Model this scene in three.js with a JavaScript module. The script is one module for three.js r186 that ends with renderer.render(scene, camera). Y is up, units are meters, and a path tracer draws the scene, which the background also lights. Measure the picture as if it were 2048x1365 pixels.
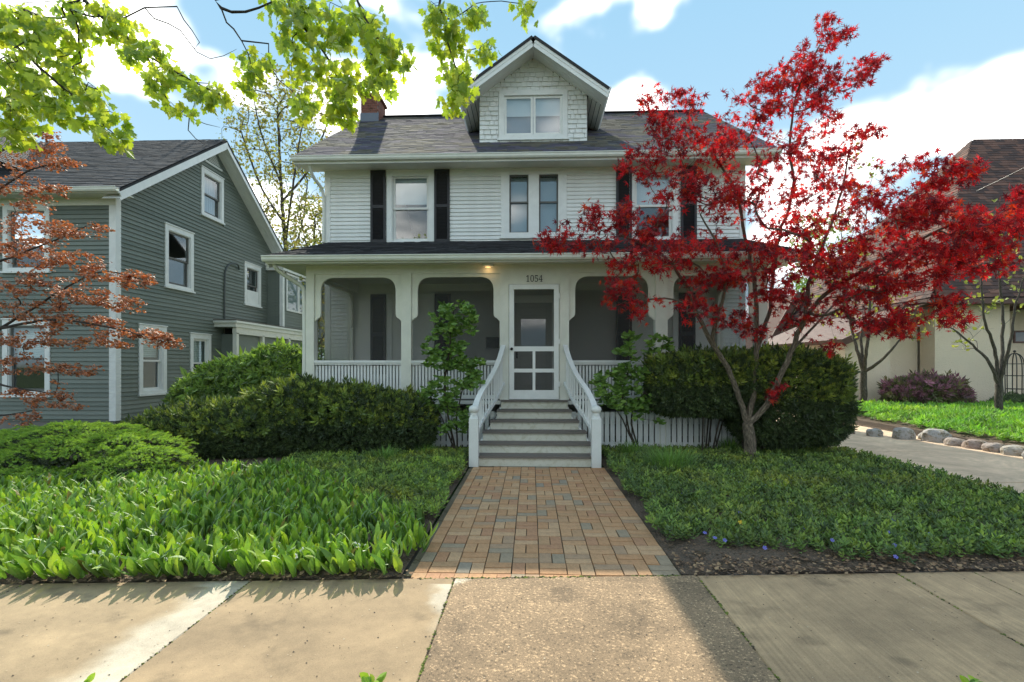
import * as THREE from 'three';
import { mergeGeometries } from 'three/addons/utils/BufferGeometryUtils.js';
import { ImprovedNoise } from 'three/addons/math/ImprovedNoise.js';
import { FontLoader } from 'three/addons/loaders/FontLoader.js';
import { TextGeometry } from 'three/addons/geometries/TextGeometry.js';

// ---------------------------------------------------------------- camera, sky, sun, exposure
const scene = new THREE.Scene();
const EYE = 1.48, FPX = 1020, YAW = Math.atan(38 / 1020);
const camera = new THREE.PerspectiveCamera(2 * Math.atan(682.5 / FPX) * 180 / Math.PI, 1024 / 682, 0.05, 600);
camera.position.set(0, EYE, 0);
camera.rotation.set(0, YAW, 0);
camera.setViewOffset(1024, 682, 0, -24.25, 1024, 682);   // shifted lens: verticals stay upright
const renderer = new THREE.WebGLRenderer({ antialias: true });
renderer.toneMapping = THREE.LinearToneMapping;
renderer.toneMappingExposure = 3.6;
renderer.shadowMap.enabled = true;

const perlin = new ImprovedNoise();
const noise3 = (x, y, z) => perlin.noise(x, y, z);
function fbm(x, y, z, oct = 5) { let s = 0, a = 0.5, f = 1; for (let i = 0; i < oct; i++) { s += a * noise3(x * f + i * 7.3, y * f + i * 3.1, z * f + i * 5.7); a *= 0.5; f *= 2.03; } return s; }
const smooth = (a, b, x) => { const t = Math.min(1, Math.max(0, (x - a) / (b - a))); return t * t * (3 - 2 * t); };
const lerp = (a, b, t) => a + (b - a) * t;

// photo pixel (2048 wide) to a direction from the eye; Z is the distance along -z
function dirOf(u, v) { const xc = (u - 1024) / FPX, yc = -(v - 731) / FPX, c = Math.cos(YAW), s = Math.sin(YAW); const x = xc * c - s, z = -(xc * s + c); return [x / -z, yc / -z]; }
function P(u, v, Z) { const [a, b] = dirOf(u, v); return new THREE.Vector3(a * Z, EYE + b * Z, -Z); }
function G(u, v, y = 0) { const [a, b] = dirOf(u, v); const Z = (y - EYE) / b; return new THREE.Vector3(a * Z, y, -Z); }

const SUN = new THREE.Vector3(-0.215, 0.636, -0.741).normalize();
{ // sky: pale blue with broken white cloud, the same all round
  const W = 1024, Hh = 512, data = new Float32Array(W * Hh * 4);
  const put = (u, v, ru, rv, k) => { const d = new THREE.Vector3(...(() => { const [a, b] = dirOf(u, v); return [a, b, -1]; })()).normalize(); return { az: Math.atan2(d.x, -d.z), el: Math.asin(d.y), ra: ru / FPX, re: rv / FPX, k }; };
  const blobs = [put(1840, 205, 210, 55, 1), put(1950, 250, 150, 50, 1), put(1330, 190, 120, 45, .9), put(1260, 215, 90, 40, .9), put(1120, 35, 120, 45, .9), put(1280, 5, 90, 30, .8), put(260, 130, 150, 75, 1), put(330, 40, 60, 60, .45),
    put(460, 165, 40, 35, .8), put(800, 190, 110, 55, 1), put(620, 170, 90, 50, .4), put(780, 20, 110, 50, .3), put(420, 40, 90, 60, -.8), put(330, 235, 130, 45, -.8), put(560, 70, 80, 60, -.7), put(700, 90, 80, 40, -.4), put(560, 480, 120, 80, .8), put(1620, 470, 140, 90, .8), put(30, 30, 80, 60, .6),
    put(1500, 90, 160, 60, -1), put(1900, 60, 200, 60, -.9), put(380, 250, 160, 40, -.8), put(420, 60, 60, 60, -.5), put(1380, 110, 120, 40, -.9), put(150, 260, 150, 40, -.6)];
  for (let j = 0; j < Hh; j++) for (let i = 0; i < W; i++) {
    const el = ((j + 0.5) / Hh - 0.5) * Math.PI, ph = ((i + 0.5) / W - 0.5) * 2 * Math.PI;
    const dx = Math.cos(el) * Math.cos(ph), dy = Math.sin(el), dz = Math.cos(el) * Math.sin(ph);
    const e = Math.max(dy, 0), t = Math.pow(e, 0.5);
    let r = lerp(0.245, 0.068, t), g = lerp(0.305, 0.158, t), b = lerp(0.335, 0.242, t);
    const q = 1 / (e + 0.28), px = dx * q * 1.7, pz = dz * q * 1.7;
    let n = fbm(px * 1.1 + 3.7, pz * 1.1 + 1.2, 0.3, 6) * 1.15 + fbm(dx * 8, dy * 15, dz * 8, 6) * 0.95;
    const wa = 0.11 * fbm(dx * 7 + 2, dy * 11, dz * 7, 5), we = 0.075 * fbm(dx * 7, dy * 11 + 5, dz * 7 + 3, 5), az = Math.atan2(dx, -dz) + wa; let bl = 0;
    for (const o of blobs) { let da = az - o.az; if (da > Math.PI) da -= 2 * Math.PI; if (da < -Math.PI) da += 2 * Math.PI; const w = (da / o.ra) ** 2 + ((el + we - o.el) / o.re) ** 2; if (w < 6) bl += o.k * Math.exp(-w); }
    const c = smooth(-0.03, 0.5, n + bl * 0.6 - 0.05), body = smooth(0.1, 0.9, n + bl * 0.55);
    const lum = lerp(0.62, 1.3, body) * (0.92 + 0.16 * fbm(dx * 14, dy * 20, dz * 14, 3));
    r = lerp(r, lum * 1.01, c); g = lerp(g, lum, c); b = lerp(b, lum * 0.97, c);
    if (dy < 0) { const k = smooth(0, -0.12, dy); r = lerp(r, 0.14, k); g = lerp(g, 0.15, k); b = lerp(b, 0.11, k); }
    const o = (j * W + i) * 4; data[o] = r; data[o + 1] = g; data[o + 2] = b; data[o + 3] = 1;
  }
  const sky = new THREE.DataTexture(data, W, Hh, THREE.RGBAFormat, THREE.FloatType);
  sky.mapping = THREE.EquirectangularReflectionMapping; sky.magFilter = THREE.LinearFilter; sky.minFilter = THREE.LinearFilter; sky.needsUpdate = true;
  scene.background = sky; scene.environment = sky;
}
const sun = new THREE.DirectionalLight(new THREE.Color(1, 0.94, 0.80), 2.0);
sun.position.copy(SUN).multiplyScalar(60).add(new THREE.Vector3(0, 0, -8)); sun.target.position.set(0, 0, -8);
sun.castShadow = true; sun.shadow.mapSize.set(4096, 4096);
Object.assign(sun.shadow.camera, { left: -26, right: 26, top: 26, bottom: -26, near: 1, far: 160 });
scene.add(sun, sun.target);

// ---------------------------------------------------------------- helpers
let seed = 12345;
function rnd() { seed = (seed + 0x6D2B79F5) | 0; let t = Math.imul(seed ^ (seed >>> 15), 1 | seed); t = (t + Math.imul(t ^ (t >>> 7), 61 | t)) ^ t; return ((t ^ (t >>> 14)) >>> 0) / 4294967296; }
const rr = (a, b) => a + (b - a) * rnd();
const gauss = () => (rnd() + rnd() + rnd() - 1.5) / 0.75;
const V3 = (x, y, z) => new THREE.Vector3(x, y, z);
const used = {};
function numbered(name) { const n = used[name] = (used[name] ?? -1) + 1; return n ? `${name}_${String(n).padStart(3, '0')}` : name; }
function mark(o, label, category, group) { o.userData.label = label; o.userData.category = category; if (group) o.userData.group = group; return o; }
function thing(name, label, category, group) { const g = new THREE.Group(); g.name = numbered(name); scene.add(g); return mark(g, label, category, group); }
function part(name, geo, mat, parent, x = 0, y = 0, z = 0) { const m = new THREE.Mesh(geo, mat); m.name = name; m.castShadow = m.receiveShadow = true; m.position.set(x, y, z); parent.add(m); return m; }
function sub(name, parent, x = 0, y = 0, z = 0, turn = 0) { const g = new THREE.Group(); g.name = name; g.position.set(x, y, z); g.rotation.y = turn; parent.add(g); return g; }
function structure(name, geo, mat) { const m = part(name, geo, mat, scene); m.userData.kind = 'structure'; return m; }
// texture coordinates in metres, by the way each face points
function metricUV(g) {
  const p = g.attributes.position, n = g.attributes.normal, uv = new Float32Array(p.count * 2);
  for (let i = 0; i < p.count; i++) {
    const ax = Math.abs(n.getX(i)), ay = Math.abs(n.getY(i)), az = Math.abs(n.getZ(i));
    if (ay >= ax && ay >= az) { uv[2 * i] = p.getX(i); uv[2 * i + 1] = p.getZ(i); } else if (ax >= az) { uv[2 * i] = p.getZ(i); uv[2 * i + 1] = p.getY(i); } else { uv[2 * i] = p.getX(i); uv[2 * i + 1] = p.getY(i); }
  }
  g.setAttribute('uv', new THREE.BufferAttribute(uv, 2)); return g;
}
function box(w, h, d, x = 0, y = 0, z = 0) { return metricUV(new THREE.BoxGeometry(w, h, d).translate(x, y, z)); }
// box from corner to corner
function bb(x0, x1, y0, y1, z0, z1) { return box(Math.abs(x1 - x0), Math.abs(y1 - y0), Math.abs(z1 - z0), (x0 + x1) / 2, (y0 + y1) / 2, (z0 + z1) / 2); }
function clean(g) { const h = g.index ? g.toNonIndexed() : g; for (const k of Object.keys(h.attributes)) if (!['position', 'normal', 'uv', 'color'].includes(k)) h.deleteAttribute(k); return h; }
function merge(list) { const l = list.map(clean); if (l.some((g) => !g.attributes.uv)) l.forEach((g) => g.deleteAttribute('uv')); return mergeGeometries(l); }
function plate(shape, depth, bevel = 0) { const g = new THREE.ExtrudeGeometry(shape, { depth, bevelEnabled: bevel > 0, bevelSize: bevel, bevelThickness: bevel, bevelSegments: 1, curveSegments: 10 }); return g; }
function poly(pts) { const s = new THREE.Shape(); pts.forEach(([x, y], i) => (i ? s.lineTo(x, y) : s.moveTo(x, y))); s.closePath(); return s; }
function hole(s, x0, x1, y0, y1) { const h = new THREE.Path(); h.moveTo(x0, y0); h.lineTo(x1, y0); h.lineTo(x1, y1); h.lineTo(x0, y1); h.closePath(); s.holes.push(h); return s; }
function frameGeo(x0, x1, y0, y1, w, d, z0, wb = w, wt = w) { // four boards round an opening; outer size given
  return merge([bb(x0, x0 + w, y0, y1, z0, z0 + d), bb(x1 - w, x1, y0, y1, z0, z0 + d), bb(x0 + w, x1 - w, y0, y0 + wb, z0, z0 + d - 0.002), bb(x0 + w, x1 - w, y1 - wt, y1, z0, z0 + d - 0.002)]);
}
function ribbon(curve, n, wide, high) { // a bar of rectangular section swept along a curve, upright
  const pos = [], idx = []; const pts = curve.getSpacedPoints(n);
  pts.forEach((p, i) => { const t = curve.getTangentAt(i / n), s = V3(-t.z, 0, t.x).normalize().multiplyScalar(wide / 2);
    for (const [a, b] of [[-1, 0], [1, 0], [1, high], [-1, high]]) pos.push(p.x + s.x * a, p.y + b, p.z + s.z * a);
    if (i) for (let k = 0; k < 4; k++) { const a = (i - 1) * 4 + k, b = (i - 1) * 4 + (k + 1) % 4; idx.push(a, b, a + 4, b, b + 4, a + 4); } });
  const e = n * 4; idx.push(0, 2, 1, 0, 3, 2, e, e + 1, e + 2, e, e + 2, e + 3);
  const g = new THREE.BufferGeometry(); g.setAttribute('position', new THREE.Float32BufferAttribute(pos, 3)); g.setIndex(idx);
  const f = g.toNonIndexed(); f.computeVertexNormals(); return metricUV(f);
}
function tube(points, r, sides = 6, seg = 0) { const c = points.length > 2 ? new THREE.CatmullRomCurve3(points) : new THREE.LineCurve3(...points); return new THREE.TubeGeometry(c, seg || points.length * 4, r, sides); }
function dataTex(n, m, fn, srgb = true) {
  const d = new Uint8Array(n * m * 4);
  for (let j = 0; j < m; j++) for (let i = 0; i < n; i++) { const c = fn(i / n, j / m, i, j), o = (j * n + i) * 4; for (let k = 0; k < 3; k++) d[o + k] = Math.max(0, Math.min(255, Math.round(255 * c[k]))); d[o + 3] = 255; }
  const t = new THREE.DataTexture(d, n, m); t.wrapS = t.wrapT = THREE.RepeatWrapping; t.magFilter = THREE.LinearFilter; t.minFilter = THREE.LinearFilter; if (srgb) t.colorSpace = THREE.SRGBColorSpace; t.needsUpdate = true; return t;
}
const lin = (r, g, b) => new THREE.Color().setRGB(r, g, b);
const std = (c, roughness = 0.8, more = {}) => new THREE.MeshStandardMaterial({ color: Array.isArray(c) ? lin(...c) : c, roughness, ...more });

// shared surface textures
const tileNoise = (x, y, s, z, o = 4) => { const a = x * 2 * Math.PI, b = y * 2 * Math.PI, r = s / (2 * Math.PI); return fbm(Math.cos(a) * r + 9, Math.sin(a) * r + Math.cos(b) * r, Math.sin(b) * r + z, o); };
const paintTex = dataTex(256, 256, (x, y) => { const v = 0.955 + 0.05 * tileNoise(x, y, 6, 1) + 0.03 * tileNoise(x, y, 60, 2, 2); return [v, v, v * 0.995]; });
const grimeTex = dataTex(256, 256, (x, y) => { const n = tileNoise(x, y, 7, 4) + 0.6 * tileNoise(x, y, 40, 8, 3); const k = smooth(0.02, 0.45, n); return [lerp(1, 0.72, k), lerp(1, 0.7, k), lerp(1, 0.6, k)]; });
const wearTex = dataTex(256, 256, (x, y) => { const n = tileNoise(x, y, 14, 4, 5) + 0.4 * tileNoise(x, y, 70, 8, 2), k = smooth(-0.1, 0.5, n); return [lerp(1, 0.9, k), lerp(1, 0.89, k), lerp(1, 0.85, k)]; });
const stuccoBump = dataTex(256, 256, (x, y) => { const v = 0.5 + 0.9 * tileNoise(x, y, 46, 3, 3); return [v, v, v]; }, false);
const barkTex = dataTex(128, 256, (x, y) => { const v = 0.72 + 0.7 * tileNoise(x, y * 0.5, 16, 5, 4) + 0.25 * tileNoise(x, y, 40, 2, 2); return [v, v * 0.98, v * 0.95]; });
const barkBump = dataTex(128, 256, (x, y) => { const v = 0.5 + tileNoise(x, y * 0.4, 22, 7, 4); return [v, v, v]; }, false);

// ---------------------------------------------------------------- materials
const M = {
  white: std([0.80, 0.81, 0.79], 0.55, { map: paintTex }), white2: std([0.77, 0.785, 0.76], 0.6, { map: paintTex }), white3: std([0.82, 0.825, 0.80], 0.5, { map: paintTex }),
  cream: std([0.76, 0.755, 0.67], 0.55, { map: paintTex }), gutter: std([0.74, 0.75, 0.68], 0.4, { map: paintTex }),
  riser: std([0.60, 0.58, 0.49], 0.75, { map: wearTex }), tread: std([0.15, 0.13, 0.115], 0.8, { map: wearTex }),
  porchWall: std([0.74, 0.74, 0.70], 0.7), porchCeil: std([0.72, 0.72, 0.66], 0.7), floor: std([0.16, 0.16, 0.15], 0.7),
  shutter: std([0.022, 0.021, 0.024], 0.6), black: std([0.012, 0.012, 0.012], 0.45), darkMetal: std([0.03, 0.028, 0.026], 0.4, { metalness: 0.6 }),
  grey: std([0.172, 0.20, 0.172], 0.65, { map: paintTex }), grey2: std([0.158, 0.185, 0.16], 0.7, { map: paintTex }), grey3: std([0.182, 0.21, 0.18], 0.6, { map: paintTex }),
  sashDark: std([0.10, 0.10, 0.09], 0.5), sashWhite: std([0.72, 0.72, 0.69], 0.5),
  glass: new THREE.MeshPhysicalMaterial({ color: lin(0.9, 0.94, 0.95), roughness: 0.015, transmission: 1, thickness: 0, ior: 1.72 }),
  shade: std([0.62, 0.64, 0.66], 0.9), lace: std([0.34, 0.40, 0.44], 0.95), blind: std([0.5, 0.54, 0.5], 0.8), insideDark: std([0.24, 0.17, 0.11], 0.7),
  screen: new THREE.MeshStandardMaterial({ color: lin(0.09, 0.09, 0.085), roughness: 0.9, transparent: true, opacity: 0.2, side: THREE.DoubleSide }),
  roofSlab: std([0.03, 0.03, 0.032], 0.9), shingle: std([1, 1, 1], 0.92, { vertexColors: true }), flashing: std([0.10, 0.115, 0.14], 0.45, { metalness: 0.5 }),
  brickRed: std([0.20, 0.075, 0.05], 0.85, { map: grimeTex }), mortar: std([0.30, 0.28, 0.25], 0.95),
  stucco: std([0.74, 0.62, 0.46], 0.92, { bumpMap: stuccoBump, bumpScale: 0.02 }), brownTrim: std([0.11, 0.055, 0.04], 0.6), 
  soil: std([0.115, 0.08, 0.055], 0.98, { map: grimeTex, bumpMap: stuccoBump, bumpScale: 0.03 }), iron: std([0.05, 0.045, 0.042], 0.5, { metalness: 0.4 }), bin: std([0.035, 0.045, 0.07], 0.5),
};

// ---------------------------------------------------------------- wall, window and roof builders
const wedges = {};
function wedge(e, t) { const key = e + '/' + t; if (wedges[key]) return wedges[key]; const g = new THREE.BoxGeometry(1, e + 0.012, t).translate(0.5, (e + 0.012) / 2, t / 2), p = g.attributes.position; for (let i = 0; i < p.count; i++) if (p.getY(i) > 0.01 && p.getZ(i) > t / 2) p.setZ(i, 0.003); g.computeVertexNormals(); return wedges[key] = metricUV(g); }
// courses of lapped boards in the group's own frame (x along the wall, z outward), each board a mesh
function clapboards(parent, x0, x1, y0, y1, e, openings, mats, limits, t = 0.028) {
  const g = wedge(e, t);
  for (let y = y0; y < y1 - 0.02; y += e) {
    let segs = [limits ? limits(y + e * 0.6) : [x0, x1]];
    for (const [a, b, c, d] of openings) if (y + e * 0.55 > c && y + e * 0.45 < d) segs = segs.flatMap(([p, q]) => (b <= p || a >= q ? [[p, q]] : [[p, Math.min(a, q)], [Math.max(b, p), q]])).filter(([p, q]) => q - p > 0.03);
    for (const [p, q] of segs) { if (q - p < 0.04) continue; const m = part('clapboard', g, mats[Math.floor(rnd() * mats.length)], parent, p, y, 0); m.scale.x = q - p; m.rotation.x = rr(-0.004, 0.004); }
  }
}
function windowUnit(house, cx, zf, turn, cxz, w, y0, y1, o = {}) {
  const { trim = 0.11, white = M.white, sash = M.sashWhite, shade = 0, lace = false, panes = 1, blind = 0, head = 0.13, bottom = 0.07 } = o;
  const g = sub('window', house, cx, 0, zf, turn), xi = w / 2 - trim, a = y0 + bottom, b = y1 - head, mid = (a + b) / 2 + (o.split ?? 0);
  part('casing', merge([frameGeo(-w / 2, w / 2, y0, y1, trim, 0.042, 0, bottom, head), frameGeo(-xi - 0.002, xi + 0.002, a - 0.002, b + 0.002, 0.018, 0.1, -0.085)]), white, g);
  part('sill', merge([bb(-w / 2 - 0.025, w / 2 + 0.025, y0 - 0.045, y0 - 0.003, 0, 0.075), bb(-w / 2 - 0.02, w / 2 + 0.02, y1 + 0.003, y1 + 0.03, 0, 0.06)]), white, g);
  const xs = xi - 0.018, up = part('sash', frameGeo(-xs, xs, mid - 0.02, b - 0.018, 0.045, 0.028, -0.045), sash, g), lo = part('sash', frameGeo(-xs, xs, a + 0.018, mid + 0.022, 0.045, 0.028, -0.078, 0.06), sash, g);
  part('pane', bb(-xs + 0.04, xs - 0.04, mid + 0.02, b - 0.06, -0.032, -0.031), M.glass, g); part('pane', bb(-xs + 0.04, xs - 0.04, a + 0.07, mid - 0.018, -0.065, -0.064), M.glass, g);
  if (shade) part('roller_shade', bb(-xs, xs, b - shade * (b - a), b, -0.12, -0.117), M.shade, g);
  if (blind) { const l = []; for (let y = b - 0.03; y > b - blind * (b - a); y -= 0.05) l.push(box(xs * 2, 0.045, 0.004, 0, y, -0.13)); const m = part('blind', merge(l), M.blind, g); m.userData.kind = 'stuff'; }
  if (lace) { const n = 28, l = []; for (const [p, q] of [[-xs, xs]]) { const c = []; for (let i = 0; i <= n; i++) c.push([lerp(p, q, i / n), -0.15 + 0.012 * Math.sin(i * 1.9)]); for (let i = 0; i < n; i++) { const k = bb(0, 1, a, b, 0, 0.001); const [X0, Z0] = c[i], [X1, Z1] = c[i + 1], L = Math.hypot(X1 - X0, Z1 - Z0); k.scale(L, 1, 1).rotateY(-Math.atan2(Z1 - Z0, X1 - X0)).translate(X0, 0, Z0); l.push(k); } } part('curtain', merge(l), M.lace, g); }
  return g;
}
const winHole = (w, y0, y1, trim = 0.11, head = 0.13, bottom = 0.07) => [-w / 2 + trim, w / 2 - trim, y0 + bottom, y1 - head];
// shingle courses on a slope: o = lower left corner, a along the eave, b up the slope, limits(v) gives the ends of a course
function shingles(name, parent, o, a, b, W, L, e, tab, palette, limits) {
  const n = V3().crossVectors(a, b).normalize(), pos = [], col = [], t = 0.012;
  const quad = (p, q, r, s, c) => { for (const k of [p, q, r, p, r, s]) { pos.push(k.x, k.y, k.z); col.push(c[0], c[1], c[2]); } };
  const at = (u, v, h) => V3().copy(o).addScaledVector(a, u).addScaledVector(b, v).addScaledVector(n, h);
  for (let v = 0, row = 0; v < L; v += e, row++) {
    const [l, r] = limits ? limits(v + e / 2) : [0, W]; if (r - l < 0.05) continue;
    for (let u = l - rnd() * tab; u < r;) {
      const w = tab * rr(0.55, 1.35), u0 = Math.max(u, l), u1 = Math.min(u + w, r); u += w; if (u1 - u0 < 0.01) continue;
      const c0 = palette(u0, v), k = rr(0.75, 1.25), c = [c0[0] * k, c0[1] * k, c0[2] * k], dv = rr(-0.012, 0.012), h = t + rr(0, 0.006), top = Math.min(v + e + 0.015, L);
      quad(at(u0, v + dv, h), at(u1, v + dv, h), at(u1, top, 0.003), at(u0, top, 0.003), c);
      quad(at(u0, v + dv, 0), at(u1, v + dv, 0), at(u1, v + dv, h), at(u0, v + dv, h), c);
    }
  }
  const g = new THREE.BufferGeometry(); g.setAttribute('position', new THREE.Float32BufferAttribute(pos, 3)); g.setAttribute('color', new THREE.Float32BufferAttribute(col, 3)); g.computeVertexNormals();
  const m = part(name, g, M.shingle, parent); m.userData.kind = 'stuff'; return m;
}
const roofGrey = (u, v) => { const n = noise3(u * 0.9, v * 2.2, 3.3) + 0.5 * noise3(u * 3, v * 5, 1.3), k = 0.075 + 0.045 * n; return n > 0.18 ? [k * 1.25, k * 1.1, k * 0.82] : n < -0.12 ? [k * 1.25, k * 1.1, k * 1.6] : [k, k * 0.97, k * 1.06]; };
const roofDark = (u, v) => { const k = 0.042 + 0.02 * noise3(u * 1.4, v * 3, 7.7); return [k, k, k * 1.12]; };
const roofBrown = (u, v) => { const n = noise3(u * 2.1, v * 4, 5.1), k = 0.078 + 0.05 * n; return n > 0 ? [k * 1.5, k * 0.72, k * 0.5] : [k * 1.0, k * 0.55, k * 0.45]; };
function slab(o, a, b, W, L, th) { const n = V3().crossVectors(a, b).normalize(), g = new THREE.BoxGeometry(W, L, th).translate(W / 2, L / 2, -th / 2); g.applyMatrix4(new THREE.Matrix4().makeBasis(a, b, n).setPosition(o)); return metricUV(g); }
function gutterGeo(len) { const s = poly([[0, 0], [0.075, 0], [0.095, 0.03], [0.1, 0.07], [0.112, 0.08], [0.112, 0.095], [0.098, 0.095], [0.098, 0.082], [0.085, 0.074], [0.078, 0.03], [0.066, 0.01], [0.008, 0.01], [0.008, 0.095], [0, 0.095]]); return metricUV(plate(s, len).rotateY(-Math.PI / 2).translate(len, 0, 0)); }   // profile faces +z, runs along +x

// ---------------------------------------------------------------- ground, sidewalk, path, driveway
{
  const grassTex = dataTex(256, 256, (x, y) => { const n = tileNoise(x, y, 30, 2, 4); return [0.20 + 0.16 * n, 0.27 + 0.2 * n, 0.1 + 0.08 * n]; });
  const g = new THREE.PlaneGeometry(700, 700).rotateX(-Math.PI / 2).translate(0, -0.06, -60); metricUV(g); g.attributes.uv.array.forEach((v, i, a) => { a[i] = v / 3; });
  structure('ground', g, std([1, 1, 1], 1, { map: grassTex }));
}
const walkZ = (x) => 3.555 + 0.068 * x;   // house side edge of the sidewalk, distance from the eye
{
  const walk = new THREE.Group(); walk.name = 'sidewalk'; walk.userData.kind = 'structure'; scene.add(walk);
  const kinds = {
    tan: [0.585, 0.50, 0.385, 0.05], pale: [0.59, 0.51, 0.395, 0.05], agg: [0.525, 0.44, 0.34, 0.0], brush: [0.655, 0.55, 0.42, 0.0],
  };
  const slabTex = (kind, sx, sd) => dataTex(640, 640, (x, y, i, j) => {
    const [r, g, b] = kinds[kind]; const X = x * 1.7, Y = y * 1.9;
    let k = 1 + 0.26 * fbm(X * 2.2 + sd, Y * 2.2, sd, 5) - 0.16 * smooth(0.16, 0.4, fbm(X * 3.1 + 5, Y * 3.1 + sd, sd + 8, 5)) + 0.10 * fbm(X * 14, Y * 14, sd + 3, 3) + (rnd() - 0.5) * (kind === 'agg' ? 0.34 : 0.13), R = r, Gc = g, B = b, m = 0;
    if (kind === 'agg') { const s = fbm(X * 70, Y * 70, sd, 2); if (s > 0.22) k *= 1.35; else if (s < -0.24) k *= 0.72; if (rnd() < 0.004) k *= 1.6; }
    if (kind === 'brush') k *= 1 + 0.09 * noise3(X * 95, Y * 1.3, 4.4) + 0.03 * noise3(X * 210, Y * 2, 1.4);
    if (kind === 'pale') m = smooth(1.12, 1.32, X + 0.03 * (Y - 1) + 0.12 * fbm(X * 5, Y * 5, 2.2, 4));          // scrubbed strip beside the joint, broken edge
    if (kind === 'tan' && sx) m = smooth(1.42, 1.52, X * 1.0 + 0.19 * (1 - Y) * 1.1 + 0.10 * fbm(X * 6, Y * 6, 1.2, 4)) * smooth(0.9, 0.2, Y);
    if (kind === 'agg') m = smooth(0.16, 0.06, X + (Y > 0.5 ? 0.5 : Y * 1.0) + 0.06 * fbm(X * 6, Y * 6, 1.2, 4)) * 0.9;
    R = lerp(R, 0.74, m * 0.8); Gc = lerp(Gc, 0.70, m * 0.8); B = lerp(B, 0.63, m * 0.8);
    if (rnd() < 0.0006) k *= 0.4;
    return [R * k, Gc * k, B * k];
  });
  const bump = dataTex(256, 256, () => { const v = 0.35 + 0.5 * rnd(); return [v, v, v]; }, false);
  const joints = [[-8.2, -6.6, 'tan', 0], [-6.6, -5.0, 'tan', 0], [-5.0, -3.42, 'tan', 0], [-3.42, -1.92, 'pale', 0], [-1.92, -0.53, 'tan', 1], [-0.53, 1.165, 'agg', 0], [1.165, 2.6, 'brush', 0], [2.6, 3.16, 'brush', 0], [3.16, 4.75, 'brush', 0], [4.75, 8.6, 'brush', 0]];
  const tex = {};
  joints.forEach(([x0, x1, kind, sx], i) => {
    const s = new THREE.Shape(), gap = 0.007; s.moveTo(x0 + gap, -walkZ(x0) + 0.0); s.lineTo(x1 - gap, -walkZ(x1)); s.lineTo(x1 - gap, -walkZ(x1) + 1.95); s.lineTo(x0 + gap, -walkZ(x0) + 1.95); s.closePath();
    const g = new THREE.ExtrudeGeometry(s, { depth: 0.08, bevelEnabled: true, bevelSize: 0.006, bevelThickness: 0.006, bevelSegments: 1 }).rotateX(Math.PI / 2);
    const p = g.attributes.position, uv = g.attributes.uv; for (let k = 0; k < p.count; k++) uv.setXY(k, (p.getX(k) - x0) / 1.7, (p.getZ(k) + walkZ(x0)) / 1.9);
    const key = kind + sx; tex[key] ??= slabTex(kind, sx, i * 3.7);
    part('slab', g, std([1, 1, 1], 0.93, { map: tex[key], bumpMap: bump, bumpScale: kind === 'agg' ? 0.004 : 0.0015 }), walk, 0, -0.006 + rr(-0.004, 0.003), 0);
  });
  // moss and grit filling the joints and the seam at the paving
  const pal = [[0.16, 0.19, 0.03], [0.10, 0.12, 0.025], [0.07, 0.05, 0.03]];
  const lump = new THREE.IcosahedronGeometry(1, 0);
  const moss = [], mq = new THREE.Quaternion();
  for (let k = 0; k < 1500; k++) {
    let x, z; const w = rnd();
    if (w < 0.4) { x = rr(-0.8, 1.05); z = -walkZ(x) + gauss() * 0.012; } else { const j = [-3.42, -1.92, -0.53, -0.53, 1.165, 1.165, 2.6, 3.16][Math.floor(rnd() * 8)]; x = j + gauss() * 0.006; z = -walkZ(j) + rr(0, 1.5); }
    if (fbm(x * 4, z * 4, 2, 2) < -0.12) continue; const sc = rr(0.004, 0.013);
    moss.push([new THREE.Matrix4().compose(V3(x, -0.004, z), mq.setFromEuler(new THREE.Euler(rnd() * 6, rnd() * 6, 0)), V3(sc, sc * 0.6, sc)), lin(...pal[Math.floor(rnd() * 3)])]);
  }
  const im = new THREE.InstancedMesh(lump, std([1, 1, 1], 1), moss.length); moss.forEach(([m, c], i) => { im.setMatrixAt(i, m); im.setColorAt(i, c); });
  im.name = 'joint_moss'; mark(im, 'green and brown moss and grit filling the joints between sidewalk slabs', 'moss'); im.userData.kind = 'stuff'; scene.add(im);
  structure('walk_base', bb(-8.2, 8.6, -0.14, -0.03, -4.3, -1.2), std([0.06, 0.05, 0.04], 1));
}
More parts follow.
